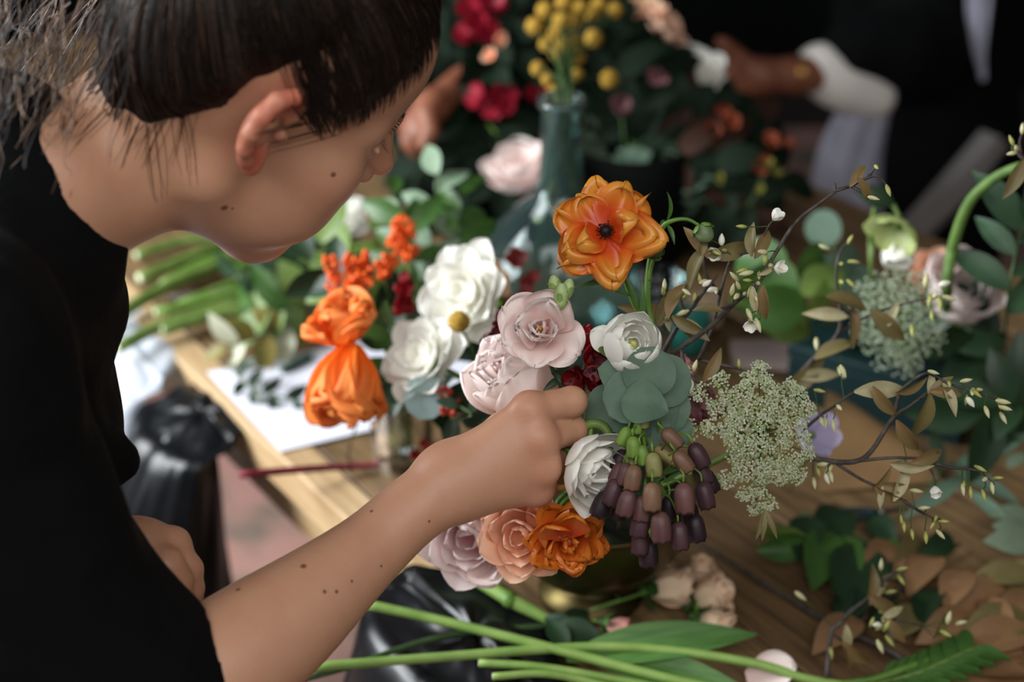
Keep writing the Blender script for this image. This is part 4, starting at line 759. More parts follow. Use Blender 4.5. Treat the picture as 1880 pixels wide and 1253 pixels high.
ML = lset('gl', 3, m_leaf, .04, .0085, 'lance', .25, .6); MD = lset('dl', 3, m_leafd, .04, .010, 'lance', .25, .6); MLT = lset('ll', 3, m_leafl, .04, .012, 'lance', .2, .5); ME = lset('el', 2, m_euc2, .04, .018, 'round', .08, .3, nu=10); MEg = lset('eg', 3, m_euc, .04, .0085, 'lance', .15, .5)
MB_ = lset('bl', 3, m_brown, .04, .010, 'lance', .3, .8); MO = lset('ol', 3, m_olive, .04, .010, 'lance', .3, .8); MSg = lset('sg', 3, mat('sage_leaf', (134, 156, 128), .6, (104, 130, 104), 40, trans=.1), .04, .011, 'lance', .2, .5)
sl = thing('silver_leaf', 'single round blue-grey leaf below the left white ranunculus', 'leaf', P(785, 720, 1.26)); put('leaf_blade', sl, ME[0], P(792, 688, 1.27), FC(-.25, -1, .1), VIEW, 1.05); wpart('stem', sl, *tube([P(792, 688, 1.27), P(800, 660, 1.3), GV+[.02, .01, .1]], .0012, 5), m_stem)
V0 = GV+np.array([0, 0, .11])
for (lab, end, mid, n, ms, L) in [('upright grey-green sprig left of the big bottle', (805, 305, 1.55), (790, 470, 1.5), 9, MSg, .05), ('leafy green sprig under the bending person\'s nose', (720, 345, 1.55), (760, 460, 1.48), 10, ML, .055), ('broad-leaved green sprig behind the upper white ranunculus', (850, 350, 1.56), (830, 480, 1.5), 10, ML, .055), ('dark leafy sprig between the berries and the poppies', (560, 470, 1.45), (680, 560, 1.42), 10, MD, .05),
        ('dark green sprig behind the white ranunculus pair', (880, 600, 1.42), (800, 600, 1.42), 9, MD, .05), ('green leaves fanning under the left white ranunculus', (700, 690, 1.33), (740, 690, 1.38), 7, MD, .045), ('light green leaves between the chin and the orange berries', (560, 420, 1.6), (660, 520, 1.5), 9, MLT, .06), ('dark leaves around the red rosehips', (850, 770, 1.3), (800, 740, 1.34), 9, MD, .04),
        ('pale eucalyptus leaves peeping out above the knuckles', (865, 765, 1.2), (850, 750, 1.25), 4, MEg, .03), ('green leaves hanging right of the upper poppy', (720, 590, 1.34), (720, 640, 1.38), 7, ML, .05)]:
    sprig('leafy_sprig', lab, [V0, P(*mid), P(*end)], n, ms, L0=L)
cluster('red_leaf', 'small crimson leaves among the berries', 'leaves', [(742, 535, 1.36), (735, 560, 1.36), (752, 520, 1.37)], rp_, .013, P(740, 545, 1.38), m_red, 4, [P(742, 545, 1.37), P(750, 640, 1.4), V0])
cluster('burgundy_sprig', 'burgundy leaves seen before the big bottle', 'leaves', [(890, 470, 1.55), (945, 478, 1.55), (930, 545, 1.5), (975, 520, 1.52), (905, 590, 1.45), (870, 480, 1.56), (960, 560, 1.5)], pset('bg', 3, mat('burgundy_leaf', (134, 46, 42), .5, (90, 30, 34), 60, trans=.2), .012, .006, .4, .5), .016, P(930, 560, 1.5), m_maroon, 4, [P(930, 545, 1.5), P(880, 640, 1.45), V0])
# ------------------------------------------------------------------ paper, stems and scraps on the left
pc = [np.array([-.362, 1.442]), np.array([-.252, 1.277])]; ev_ = nrm(np.array([.91, .41])); n = 14; V = []; Fc = []
for zz in (0, .0004):
    for i in range(n+1):
        for j in range(n+1):
            q = pc[1]+(pc[0]-pc[1])*i/n+ev_*.30*j/n; V.append((q[0], q[1], .7634+zz+.004*max(0, i/n-.75)**2*16*max(0, .4-j/n)+.0006*math.sin(j*.9)*math.sin(i*.7)))
k = (n+1)**2
for i in range(n):
    for j in range(n):
        a = i*(n+1)+j; Fc += [(a, a+n+1, a+n+2, a+1), (k+a, k+a+1, k+a+n+2, k+a+n+1)]
pp = ob('paper_sheet', mesh(V, Fc, mat('white_paper', (226, 226, 236), .8), True)); tag(pp, 'white paper sheet at the table edge under the poppies', 'paper')
sprig('cut_sprig', 'dark green leafy sprig lying on the white paper', [T(425, 672, .772), T(450, 705, .772), T(500, 725, .774), T(585, 745, .772)], 9, MD, L0=.034)
pen = thing('green_offcut', 'short thick dark green stem piece on the white paper', 'stem', T(545, 668, .768)); wpart('stem', pen, *tube([T(518, 680, .768), T(545, 668, .768), T(568, 655, .768)], .005, 8), mat('dark_teal_stem', (44, 70, 58), .5))
rs = thing('red_amaranth', 'long dark red stem lying over the table edge behind the arm', 'stem', T(640, 862, .77)); wpart('stem', rs, *tube([T(440, 872, .80), T(560, 862, .785), T(660, 856, .77), T(790, 852, .768)], (.004, .0042, .0038, .003), 8), mat('red_stem', (140, 44, 60), .45, (104, 30, 44), 60))
for i in range(12): put('blossom_petal', rs, rp_[i % 3], P(762+rng.uniform(0, 38), 838+rng.uniform(-16, 16), 1.46), rdir(), VIEW, .9)
dt = thing('dry_twig', 'thin dark curved twig standing in front of the paper and red stem', 'twig', T(645, 868, .765)); wpart('twig', dt, *tube([T(645, 868, .765), P(640, 830, 1.49), P(655, 780, 1.46), P(672, 740, 1.44), P(668, 722, 1.43)], .0011, 5), m_bark)
for (pts, r, m) in [([(190, 598), (300, 530), (450, 470), (640, 430)], .0085, m_leafl), ([(215, 640), (300, 597), (420, 560), (600, 530)], .0078, m_leafl), ([(256, 512), (340, 478), (460, 428), (560, 400)], .0085, m_leafl), ([(300, 524), (400, 474), (560, 440), (660, 430)], .0075, m_stem), ([(285, 575), (420, 540), (600, 500), (700, 490)], .006, m_stem),
        ([(298, 608), (360, 588), (426, 572), (560, 560)], .0075, m_leafl), ([(440, 515), (520, 492), (640, 470), (720, 470)], .008, m_leafl), ([(330, 560), (450, 515), (600, 468), (700, 450)], .006, m_stem), ([(420, 500), (540, 455), (660, 420), (760, 400)], .007, m_stem), ([(250, 470), (330, 445), (420, 430), (520, 400)], .007, m_leafl)]:
    hz = .77+.012*rng.random(); si = globals().get('si', -1)+1
    t = thing('cut_greenery', ['pale cut green stem reaching furthest left beside the chest', 'pale cut green stem lowest in the left bundle, over the glare-white bag', 'thick green stem right under the jaw, cut end by the collar', 'green stem second below the jaw in the left bundle', 'thin green stem between the two palest cut stems', 'short pale stub with a cut end beside the lowest pale stem', 'thick green stem under the chin tip', 'slim green stem crossing under the dark woody stem', 'green stem closest below the chin, running to the bottle', 'topmost green stem behind the throat'][si], 'stem', T(*pts[0], hz), 'cut stems on the left of the table'); wpart('stem', t, *tube([T(*q, hz+.002*i) for i, q in enumerate(pts)], r, 9, 5), m)
    e = T(*pts[0], hz); d_ = nrm(T(*pts[1], hz)-e); wpart('cut_end', t, *tube([e-d_*.0006, e+d_*.001], r*.8, 9, 1, False), mat('cut_pith', (226, 232, 190), .6))
t = thing('dry_branch', 'brown woody stem lying among the green cut stems', 'stem', T(310, 545, .772)); wpart('stem', t, *tube([T(310, 548, .772), T(430, 535, .776), T(560, 520, .778), T(680, 510, .778)], .005, 7), m_bark)
sprig('leafy_branch', 'branch with yellowing leaves lying left of the paper', [T(620, 560, .79), T(540, 590, .80), T(470, 620, .80), T(405, 640, .79)], 9, lset('yl', 3, m_yel, .04, .012, 'lance', .2, .5)+lset('pl', 2, mat('pale_leaf_back', (206, 208, 180), .6, trans=.15), .04, .011, 'lance', .2, .4)+ML[:1], L0=.046)
sprig('leafy_branch', 'branch with deep green leaves above the yellowing one', [T(640, 530, .81), T(560, 560, .82), T(500, 570, .82), T(455, 560, .81)], 10, ML+MLT, L0=.06)
sprig('leafy_branch', 'dark green branch under the chin', [T(680, 470, .80), T(580, 480, .82), T(500, 500, .82), T(430, 500, .80)], 10, MD, L0=.06)
# ------------------------------------------------------------------ plastic bags hung over the table edge
def bag(name, label, a0, a1, b0, z1, flare, depth, m, seed, zb=.02):
    root = thing(name, label, 'bag', Vector(TO+TA*(a0+a1)/2+np.array([0, 0, -.74]))); nu, nv = 84, 54; r_ = np.random.default_rng(seed); ph = r_.uniform(0, 6.28, 20); V = []
    for i in range(nv+1):
        t = i/nv; z = z1 + (zb-.76-z1)*max(0, (t-.12)/.88); g = .25+.75*min(1, (max(t-.1, 0)/.5))**.8
        for j in range(nu):
            a = 2*math.pi*j/nu; wr = sum(math.sin(a*k+ph[k]+1.6*math.sin(t*3+ph[k]))*(.16/k**(.55 if k < 7 else .85)) for k in (3, 5, 7, 11, 16))*(.6+.4*math.sin(t*6+ph[9])); wr += .025*abs(math.sin(a*9+t*3+ph[10]))+.05*math.sin(a*4+t*13+ph[11])*math.sin(t*7+a*2+ph[12])+.02*math.sin(t*11+2*math.sin(a*3+ph[10]))
            sa = math.cos(a)*(1+wr*.45); sb = math.sin(a)*(1+wr)
            lip = max(0, 1-t/.12)
            p = TA*((a0+a1)/2+(a1-a0)/2*(1+flare*g)*sa)+TB*(b0-depth*g*(1+.0)+depth*g*sb+lip*.03*(1+sb))
            V.append(TO+p+np.array([0, 0, z+.004*wr+(.012*lip if sb > 0 else 0)]))
    V = np.array(V); top = V[:nu]; cen = top.mean(0); caps = [cen+(top-cen)*k+np.array([0, 0, 1])*(.014*(1-k)+.003*np.sin(np.arange(nu)*2*math.pi/nu*5+k*5))[:, None]*(1 if k > .1 else .5) for k in (.05, .25, .45, .65, .85)]
    V = np.vstack(caps+[V]); nv += 5
    Fc = np.array([(i*nu+j, (i+1)*nu+j, (i+1)*nu+(j+1) % nu, i*nu+(j+1) % nu) for i in range(nv) for j in range(nu)])
    wpart('bag_skin', root, V, Fc, m); return root
m_bag = mat('black_plastic', (12, 13, 15), .3, (18, 19, 22), 30, bump=.14, bscale=12, spec=.4)
m_clear = mat('clear_plastic', (232, 236, 242), .2, (214, 220, 230), 20, bump=.7, bscale=30, spec=.8, trans=.35)  # shiny see-through plastic; the window's glare on it is put into the white colour
bag('bin_bag', 'black bin bag hanging at the table edge left of the paper', -.355, -.228, -.02, -.022, .5, .12, m_bag, 3)
bag('plastic_bag', 'plastic bag hanging behind the chest, window glare put into its white colour', -.62, -.385, -.035, -.014, .5, .12, m_clear, 5)
bag('bin_bag', 'black bin bag with shiny creases hanging below the pink ranunculus', .13, .33, -.008, .008, .45, .11, m_bag, 9)
# ------------------------------------------------------------------ big bottle, craspedia bunch, things behind
BB = T(1024, 655)
bt = thing('glass_bottle', 'big round teal glass bottle with a long neck', 'bottle', BB)
po = [(.0, .0), (.06, .0), (.085, .012), (.1, .05), (.102, .085), (.095, .13), (.078, .168), (.052, .196), (.032, .214), (.0255, .235), (.0235, .27), (.0235, .318), (.028, .322), (.028, .330), (.0215, .330)]
pi = [(.0205, .318), (.0205, .27), (.0225, .236), (.0295, .212), (.050, .193), (.0755, .166), (.092, .13), (.099, .085), (.097, .051), (.083, .0155), (.06, .005), (.0, .005)]
V, Fc = lathe(po+pi, 40); ob('bottle_body', mesh(V, Fc, m_teal), bt)
CG = 'yellow craspedia balls in the bottle'
for i, (u, v, r, d) in enumerate([(1001, 19, 17, 1.72), (982, 48, 17, 1.72), (1036, 6, 17, 1.74), (1065, 16, 17, 1.74), (1031, 40, 18, 1.70), (1055, 38, 16, 1.75), (1020, 62, 15, 1.71), (1033, 82, 16, 1.70), (1055, 78, 17, 1.73), (1004, 80, 15, 1.73), (1087, 24, 16, 1.78), (1129, 19, 15, 1.76), (1090, 70, 17, 1.82), (988, 126, 14, 1.70), (1006, 145, 13, 1.70), (1019, 171, 15, 1.69), (1060, 137, 12, 1.74), (1119, 145, 17, 1.80), (1062, 104, 14, 1.76), (1023, 98, 14, 1.72), (1100, 10, 15, 1.8)]):
    c = P(u, v, d); craspedia(['yellow craspedia ball at the upper left of the bunch', 'leftmost yellow craspedia ball of the bunch', 'craspedia ball cut by the top edge, centre of the bunch', 'craspedia ball near the top edge, right of the centre one', 'big front craspedia ball in the middle of the bunch', 'craspedia ball touching the right side of the big front ball', 'craspedia ball directly under the big front ball', 'craspedia ball in the lower middle of the dense bunch', 'craspedia ball right of the lower middle one', 'craspedia ball at the lower left of the dense bunch', 'craspedia ball on the right side of the bunch, near the top edge', 'rightmost high craspedia ball beside the cream bloom', 'dim craspedia ball set back on the right of the bunch', 'yellow craspedia ball left above the bottle mouth', 'yellow craspedia ball at the bottle mouth, second lowest', 'lowest yellow craspedia ball, sitting on the bottle mouth', 'small craspedia ball just right above the bottle mouth', 'yellow craspedia ball apart to the right of the bottle mouth', 'craspedia ball at the bottom right of the dense bunch', 'craspedia ball at the bottom centre of the dense bunch', 'craspedia ball behind the others, touching the top edge'][i], c, r/F*d, [(c*.5+(BB+[0, 0, .33])*.5)+[0, 0, .012], BB+[rng.uniform(-.012, .012), rng.uniform(-.012, .012), .325], BB+[rng.uniform(-.03, .03), rng.uniform(-.03, .03), .12]], CG)
jr = thing('glass_jar', 'small clear glass jar behind the orange flower\'s stems', 'jar', T(1205, 600)); V, Fc = lathe([(.0, .004), (.027, .004), (.03, .01), (.03, .07), (.032, .072), (.034, .07), (.0335, .006), (.03, 0), (0, 0)], 28); ob('jar_body', mesh(V, Fc[::-1], m_glass), jr)
cu = thing('teal_cup', 'small teal green cup right of the white cup-shaped flower', 'cup', T(1262, 642)); ob('cup_body', mesh(*lathe([(.0, .0), (.02, 0), (.023, .01), (.025, .05), (.023, .05), (.021, .01), (0, .006)], 28), mat('teal_glaze', (48, 128, 118), .35, (38, 104, 98), 30)), cu)
rr_ = thing('ribbon_roll', 'beige ribbon roll lying behind the brown-leaved twig', 'ribbon', Vector(T(1292, 570, .785))); V, Fc = lathe([(.008, -.02), (.024, -.02), (.0255, -.016), (.0255, .016), (.024, .02), (.008, .02), (.008, -.02)], 28)
ob('roll', mesh(np.stack([V[:, 2], V[:, 0], V[:, 1]], 1), Fc, mat('beige_ribbon', (196, 168, 136), .7)), rr_); wpart('tail', rr_, *tube([T(1292, 562, .79), T(1330, 570, .775), T(1370, 590, .764)], .002, 4), MATS['beige_ribbon'])
pk2 = ob('paper_scrap', mesh([tuple(T(u, v, .7608+.0005*k)+np.array([0, 0, .004*((i+j) % 2)])) for k in (0, 1) for i, (u0, v0, u1, v1) in enumerate([(1340, 625, 1520, 632), (1340, 650, 1530, 660), (1350, 680, 1540, 690)]) for j in range(4) for u, v in [(u0+(u1-u0)*j/3, v0+(v1-v0)*j/3)]],
    [(k*12+i*4+j, k*12+i*4+j+1, k*12+i*4+j+5, k*12+i*4+j+4) for k in (0, 1) for i in range(2) for j in range(3)], mat('pinkish_paper', (206, 180, 172), .8), True)); tag(pk2, 'crumpled pinkish paper scrap on the table behind the lacy flower', 'paper')
# glowing beads on a thread, added in place of warm lamp reflections
sg = thing('string_lights', 'glowing beads standing in for warm lamp reflections, between the left stems and the bottle', 'lights', T(545, 520, .78)); m_bulb = bpy.data.materials.new('warm_bulb'); m_bulb.use_nodes = True; q = m_bulb.node_tree.nodes['Principled BSDF']; q.inputs['Emission Color'].default_value = (1, .62, .3, 1); q.inputs['Emission Strength'].default_value = 14
LB = [P(546, 521, 1.72), P(582, 522, 1.76), P(976, 393, 1.93), P(1000, 361, 1.96)]; bm_ = mesh(*ball((0, 0, 0), (.0032, .0032, .0045), 8, 6), m_bulb)
for p in LB: ob('bulb', bm_, sg, TR(*loc(sg, p[None])[0]))
wpart('wire', sg, *tube([LB[0], LB[1], T(700, 480, .79), T(840, 470, .78), LB[2], LB[3], T(1090, 420, .80)], .0006, 4, 6), m_bark)
m_pale = mat('pale_green_stem', (152, 184, 98), .45, (124, 160, 74), 30, trans=.1)
# ------------------------------------------------------------------ cut stems and roses on the near part of the table
def lay(name, label, pts, r, m=None, hz=.80, cat='stem', end=True, group=None):
    q = [T(p[0], p[1], p[2] if len(p) > 2 else hz) for p in pts]; t = thing(name, label, cat, q[0], group); wpart('stem', t, *tube(q, r, 10, 6), m or m_pale)
    if end: d_ = nrm(q[1]-q[0]); r0 = r[0] if hasattr(r, '__len__') else r; wpart('cut_end', t, *tube([q[0]-d_*.0005, q[0]+d_*.001], r0*.82, 9, 1, False), mat('cut_pith', (226, 232, 190), .6))
    return t
t = lay('tulip', 'long pale green tulip stem reaching furthest left along the bottom, with a broad leaf', [(566, 1226, .80), (800, 1208, .80), (1070, 1189, .798), (1235, 1196, .795), (1390, 1220, .79), (1480, 1247, .785), (1560, 1262, .78)], .0042)
TL = lset('tul', 2, mat('tulip_leaf', (96, 138, 70), .45, (70, 112, 56), 20, stretch=(10, 1, 1), trans=.12), .2, .0225, 'lance', .35, .25, nu=14, nv=6)
for (a, c, nn, sc) in [((1040, 1212, .79), (1385, 1156, .80), (0, .5, .9), 1), ((1060, 1205, .785), (1375, 1262, .785), (0, .8, .7), 1)]:
    p0, p2 = T(*a), T(*c); put('leaf', t, TL[0], p0, p2-p0, np.array([0, -.3, 1.0]), np.linalg.norm(p2-p0)/.195)
t = lay('tulip', 'green tulip stem coming out from under the elbow across the lower bag', [(672, 1110, .81), (800, 1138, .805), (1010, 1190, .80), (1200, 1240, .79), (1320, 1268, .785)], .0044)
lay('cut_greenery', 'short green stem end low over the bag, below the long tulip stem', [(880, 1218, .80), (1000, 1226, .80), (1150, 1252, .79), (1260, 1275, .785)], .0034)
lay('cut_greenery', 'lowest short green stem end with a snapped side shoot', [(905, 1243, .80), (1000, 1238, .80), (1100, 1257, .79), (1200, 1285, .785)], .0032)
lay('cut_greenery', 'thin dark green stem crossing behind the long tulip stems', [(540, 1252, .79), (650, 1222, .79), (740, 1190, .788), (840, 1165, .786), (1000, 1150, .78), (1080, 1135, .775)], .0028, m_dstem)
t = lay('thick_flower_stalk', 'thick jointed bright green stalk running out from under the wrist', [(770, 1000, .80), (850, 1048, .795), (930, 1098, .79), (945, 1106, .789), (1010, 1140, .78), (1040, 1160, .775)], (.0062, .0062, .0064, .0068, .0048, .004), m_pale, end=False)
wpart('stem_node', t, *tube([T(926, 1094, .79), T(936, 1102, .79), T(946, 1108, .789)], (.0066, .0078, .0062), 10), m_stem)
for (a, c) in [((1000, 1135), (1060, 1160)), ((1010, 1142), (1040, 1190)), ((1020, 1148), (1105, 1175)), ((1030, 1150), (1080, 1120))]:
    p0, p2 = T(*a, .785), T(*c, .785); put('leaf', t, MD[0], p0, p2-p0, np.array([0, -.4, 1]), np.linalg.norm(p2-p0)/.036)
lay('cut_greenery', 'thin green blade of grass leaning below the dark orange flower', [(1105, 1028, .84), (1122, 1070, .80), (1138, 1105, .77)], (.0016, .0026, .001), m_leaf, end=False)
m_sep = m_leaf
def spray_rose(label, C, face, Rr, stem, m=None, group=None, op=.1):
    m = m or m_cream; r = thing('spray_rose', label, 'flower', frame(np.asarray(C)-nrm(face)*Rr*.9, face, UP), group); kk = 'sr%d' % int(Rr*1e4)
    for x, n_, L, W, tl, cu, z0, tc in [('a', 5, 1.9, .86, 40, 1.15, 0, -1.3), ('b', 5, 1.9, .8, 52, 1.0, .1, -.9), ('c', 4, 1.8, .66, 66, .7, .2, -.5), ('d', 3, 1.6, .5, 78, .4, .3, -.2)]: ring(r, pset(kk+x, 3, m, L*Rr, W*Rr, cu, .9, Rr*.05, tipcurl=tc, tipw=.35, nv=10, nu=10), n_, tl, .06*Rr, z0*Rr, 1, n_*.4, .2, 5)
    ring(r, pset('rsep%d' % int(Rr*1e4), 2, m_sep, Rr*1.1, Rr*.32, 1.2, .5, tipcurl=-1.2), 5, 10, .002, -.003, 1, 0, .2, 12, 'sepal'); ob('hip', mesh(*ball((0, 0, -.003), Rr*.3, 10, 8), m_sep), r)
    wpart('stem', r, *tube(stem, .0016, 6, 4), m_stem); return r
RG = None
spray_rose('peach spray rose lying with its green stem to the left, below the plum bells', T(1228, 1082, .785), FC(1, .15, .25), .022, [T(1193, 1085, .785), T(1150, 1100, .775), T(1082, 1122, .768)])
spray_rose('peach spray rose showing its green sepals, right of the stemmed one', T(1302, 1095, .785), FC(.8, .45, .3), .021, [T(1280, 1100, .785), T(1270, 1140, .775), T(1200, 1165, .768)])
spray_rose('small peach spray rose peeping over the sepal-side rose', T(1285, 1052, .782), FC(.4, 1, .4), .014, [T(1275, 1070, .78), T(1268, 1110, .77)])
spray_rose('lowest peach spray rose lying against the broad tulip leaf', T(1308, 1146, .782), FC(.7, -.2, .4), .017, [T(1288, 1150, .78), T(1262, 1160, .77), T(1180, 1150, .766)])
spray_rose('tiny pink rosebud lying alone left of the peach roses', T(1134, 1154, .776), FC(.9, -.3, .2), .0125, [T(1112, 1148, .772), T(1090, 1140, .768)], mat('pink_bud_petal', (228, 176, 160), .5, tip=(214, 140, 132), trans=.2))
for (a, c, nm) in [((1418, 1238), (1438, 1200), 'cream fallen petal standing upright at the bottom edge'), ((1370, 1245), (1460, 1225), 'pale pink fallen petal lying at the bottom edge')]:
    p0, p2 = T(*a, .772), T(*c, .785); t = thing('fallen_petal', nm, 'petal', p0); put('petal_blade', t, pm('fallen', m_cream if 'cream' in nm else m_peony, petal, .04, .016, .5, .7, .002), p0, p2-p0, VIEW+UP*.5, np.linalg.norm(p2-p0)/.038)
# leaves on the right of the table
def leafpile(name, label, items, ms, hz=.775, sway=.35, L=.04):
    r = thing(name, label, 'leaves', T(*items[0][:2], .762))
    for (u, v, u2, v2, *k) in items:
        h = hz+rng.uniform(-.004, .010); p0, p2 = T(u, v, h-.004), T(u2, v2, h+.006); put('leaf', r, ms[int(rng.integers(len(ms)))], p0, p2-p0, np.array([0, -.25, 1])+rng.normal(size=3)*sway, np.linalg.norm(p2-p0)/.0375)
    return r
t = leafpile('dried_branch', 'branch of tan dried leaves piled at the right bottom corner', [(1820, 1060, 1705, 1065), (1850, 1090, 1712, 1110), (1900, 1060, 1790, 1052), (1890, 1130, 1770, 1165), (1900, 1160, 1760, 1185), (1880, 1195, 1750, 1220), (1900, 1215, 1790, 1250), (1800, 1180, 1700, 1230), (1830, 1200, 1720, 1250), (1900, 1100, 1830, 1130), (1890, 1240, 1800, 1225), (1780, 1130, 1700, 1170), (1860, 1030, 1900, 1110), (1800, 1100, 1860, 1150)],
    lset('bw', 3, m_brown, .04, .0095, 'lance', .3, .8)+lset('ow', 2, m_olive, .04, .0095, 'lance', .3, .8))
wpart('twig', t, *tube([T(1700, 1225, .766), T(1790, 1140, .77), T(1860, 1080, .77), T(1920, 1040, .77)], .0024, 6), m_bark)
t = leafpile('leafy_branch', 'dark green drooping leaves on the table under the lacy flower', [(1520, 975, 1500, 1060), (1550, 985, 1545, 1080), (1580, 1000, 1570, 1110), (1600, 1010, 1590, 1090), (1560, 1080, 1545, 1125), (1620, 985, 1640, 1040), (1490, 950, 1470, 1010), (1540, 930, 1520, 1000), (1600, 950, 1640, 990)], MD+ML[:1])
wpart('twig', t, *tube([T(1470, 940, .768), T(1540, 975, .77), T(1610, 1000, .77)], .002, 6), m_dstem)
t = leafpile('leafy_branch', 'muted brown and green leaves scattered beyond the budding twig', [(1640, 1000, 1600, 1060), (1690, 990, 1655, 1050), (1720, 1020, 1670, 1070), (1750, 990, 1700, 1010), (1660, 1090, 1600, 1140), (1690, 1120, 1640, 1160), (1580, 1140, 1500, 1180), (1720, 1080, 1690, 1130), (1770, 1050, 1740, 1100)], MB_+MO+MD[:1])
wpart('twig', t, *tube([T(1560, 1160, .766), T(1650, 1080, .768), T(1760, 1000, .768)], .002, 6), m_bark)
t = leafpile('sage_branch', 'pale sage leaves at the right edge above the dried leaves', [(1900, 950, 1825, 940), (1900, 1000, 1815, 990), (1890, 975, 1830, 965), (1880, 1020, 1900, 960), (1850, 860, 1880, 830)], lset('sg2', 3, mat('grey_sage_leaf', (112, 126, 102), .6, (84, 102, 82), 40), .04, .011, 'lance', .2, .5), .80)
wpart('twig', t, *tube([T(1930, 1010, .79), T(1880, 980, .79), T(1840, 940, .79)], .002, 6), m_dstem)
cl = thing('curled_leaf', 'bright green curled leaf on the table under the lacy flower', 'leaf', T(1430, 995, .765))
for i, (a, c, nn) in enumerate([((1385, 985), (1500, 998), (0, 1, .5)), ((1390, 1010), (1500, 998), (0, -1, .6))]):
    p0, p2 = T(*a, .785), T(*c, .785); put('leaf_blade', cl, pm('curlleaf', m_leafl if i == 0 else m_leaf, leafshape, .1, .022, 'lance', .6, .3), p0, p2-p0, nn, np.linalg.norm(p2-p0)/.095)
fe = thing('feathery_leaf', 'green toothed leaf lying at the bottom between twig and dried leaves', 'leaf', T(1650, 1240, .775))
fp = spline([T(1600, 1258, .775), T(1690, 1235, .79), T(1790, 1190, .80)], 8); wpart('stem', fe, *tube(fp, .0022, 6, 1, False), m_leafl)
for i in range(1, 16):
    j = min(i, len(fp)-2); d_ = nrm(fp[j+1]-fp[j]); s = (1 if i % 2 else -1); put('leaflet', fe, ML[i % 3], fp[j], d_+s*nrm(np.cross(d_, [0, 0, 1]))*.9, np.array([0, -.2, 1]), .9)
lay('cut_greenery', 'slim green stem entering at the bottom right', [(1500, 1262, .78), (1600, 1248, .785), (1680, 1222, .79), (1760, 1200, .79)], .003, m_stem, end=False)
sc = thing('scissors', 'dark teal handled scissors half hidden under the leaves', 'tool', T(1560, 945, .764))
wpart('handle', sc, *tube([T(1525, 955, .77), T(1560, 938, .77), T(1610, 942, .77), T(1560, 956, .77), T(1528, 957, .77)], .0035, 7), mat('dark_teal_plastic', (22, 46, 46), .5)); wpart('blade', sc, *tube([T(1610, 943, .768), T(1680, 930, .768)], (.004, .001), 5), mat('steel', (150, 150, 150), .3, metal=1))
# kraft paper, box and second flowers to the right
V = []; Fc = []; n = 12
for k in (0, 1):
    for i in range(n+1):
        for j in range(n+1):
            p = T(1500+230*i/n, 905-20*i/n, .762)*(1-j/n)+T(1510+120*i/n, 745+90*(i/n)**1.5, .762)*(j/n); V.append(p+np.array([0, 0, .0006*k+.045*math.sin(math.pi*j/n)*(1-.6*i/n)+.02*(j/n)**2]))
kk = (n+1)**2
for i in range(n):
    for j in range(n):
        a = i*(n+1)+j; Fc += [(a, a+1, a+n+2, a+n+1), (kk+a, kk+a+n+1, kk+a+n+2, kk+a+1)]
tag(ob('kraft_paper', mesh(V, Fc, mat('kraft_paper', (150, 118, 78), .75, (132, 100, 64), 20), True)), 'curved sheet of brown kraft paper right of the lacy flower', 'paper')
bx = thing('teal_box', 'dark teal box standing behind the kraft paper', 'box', frame(T(1620, 735), (0, 0, 1), (.5, .85, 0)))
ob('box_body', mesh(*box((-.10, -.05, .0), (.10, .06, .055), .003), mat('dark_teal_card', (14, 42, 44), .6), False), bx); ob('lid', mesh(*box((-.102, -.052, .056), (.102, .062, .07), .003), mat('dark_teal_lid', (17, 48, 50), .6), False), bx)
lv = thing('lavender_flower', 'soft lavender petals at the right rim of the lacy flower', 'flower', P(1490, 800, 1.25)); f = WM[lv] @ frame(P(1490, 800, 1.25), FC(.3, .2, 1)); q = ob('floret', mesh(*ball((0, 0, 0), .004, 8, 6), m_leafl), lv, f); ring(q, pset('lav', 3, mat('lavender_petal', (172, 160, 196), .5, tip=(196, 186, 214), trans=.2), .025, .011, .4, .5, .001), 6, 30, .002); wpart('stem', lv, *tube([P(1490, 800, 1.255), P(1480, 840, 1.3), T(1450, 900, .764)], .0016, 6), m_stem)
AC2 = [(1650+r_*math.cos(i*2.4)*.95, 590+r_*math.sin(i*2.4)*1.05) for i in range(34) for r_ in [14*math.sqrt(i+.6)]]
a2 = umbel('queen_annes_lace', 'domed grey-green lacy flower, blurred, under the nodding hellebore', (1655, 610, 1.42), AC2, 1.8, mat('grey_lace_floret', (184, 196, 170), .7, (138, 156, 124), 120, trans=.1), P(1655, 610, 1.42), 16)
wpart('stem', a2, *tube([P(1655, 610, 1.42), P(1665, 660, 1.46), T(1690, 720, .765)], .003), m_leafl)
he = thing('hellebore', 'nodding pale green hellebore against the grey cloth', 'flower', frame(P(1652, 405, 1.38), FC(-.45, -.75, .5)))
ring(he, pset('he', 3, mat('hellebore_petal', (206, 214, 168), .5, tip=(178, 194, 116), trans=.35), .034, .0165, .7, .6, .001, nv=8), 5, 28, .002, 0, 1, .2, .1, 5); ob('center', mesh(*ball((0, 0, .006), (.006, .006, .007), 10, 8), m_leafl), he)
wpart('stem', he, *tube([P(1652, 400, 1.385), P(1635, 372, 1.39), P(1610, 375, 1.4), P(1598, 440, 1.42), P(1602, 520, 1.45), T(1610, 640, .765)], .0026, 7), m_leafl)
put('leaf', he, MD[0], P(1640, 375, 1.385), FC(-.8, .3, .2), VIEW, 1.1)
h2 = thing('hellebore', 'white hellebore bloom hanging just beneath the pale green one', 'flower', frame(P(1648, 440, 1.40), FC(-.1, -1, .35)))
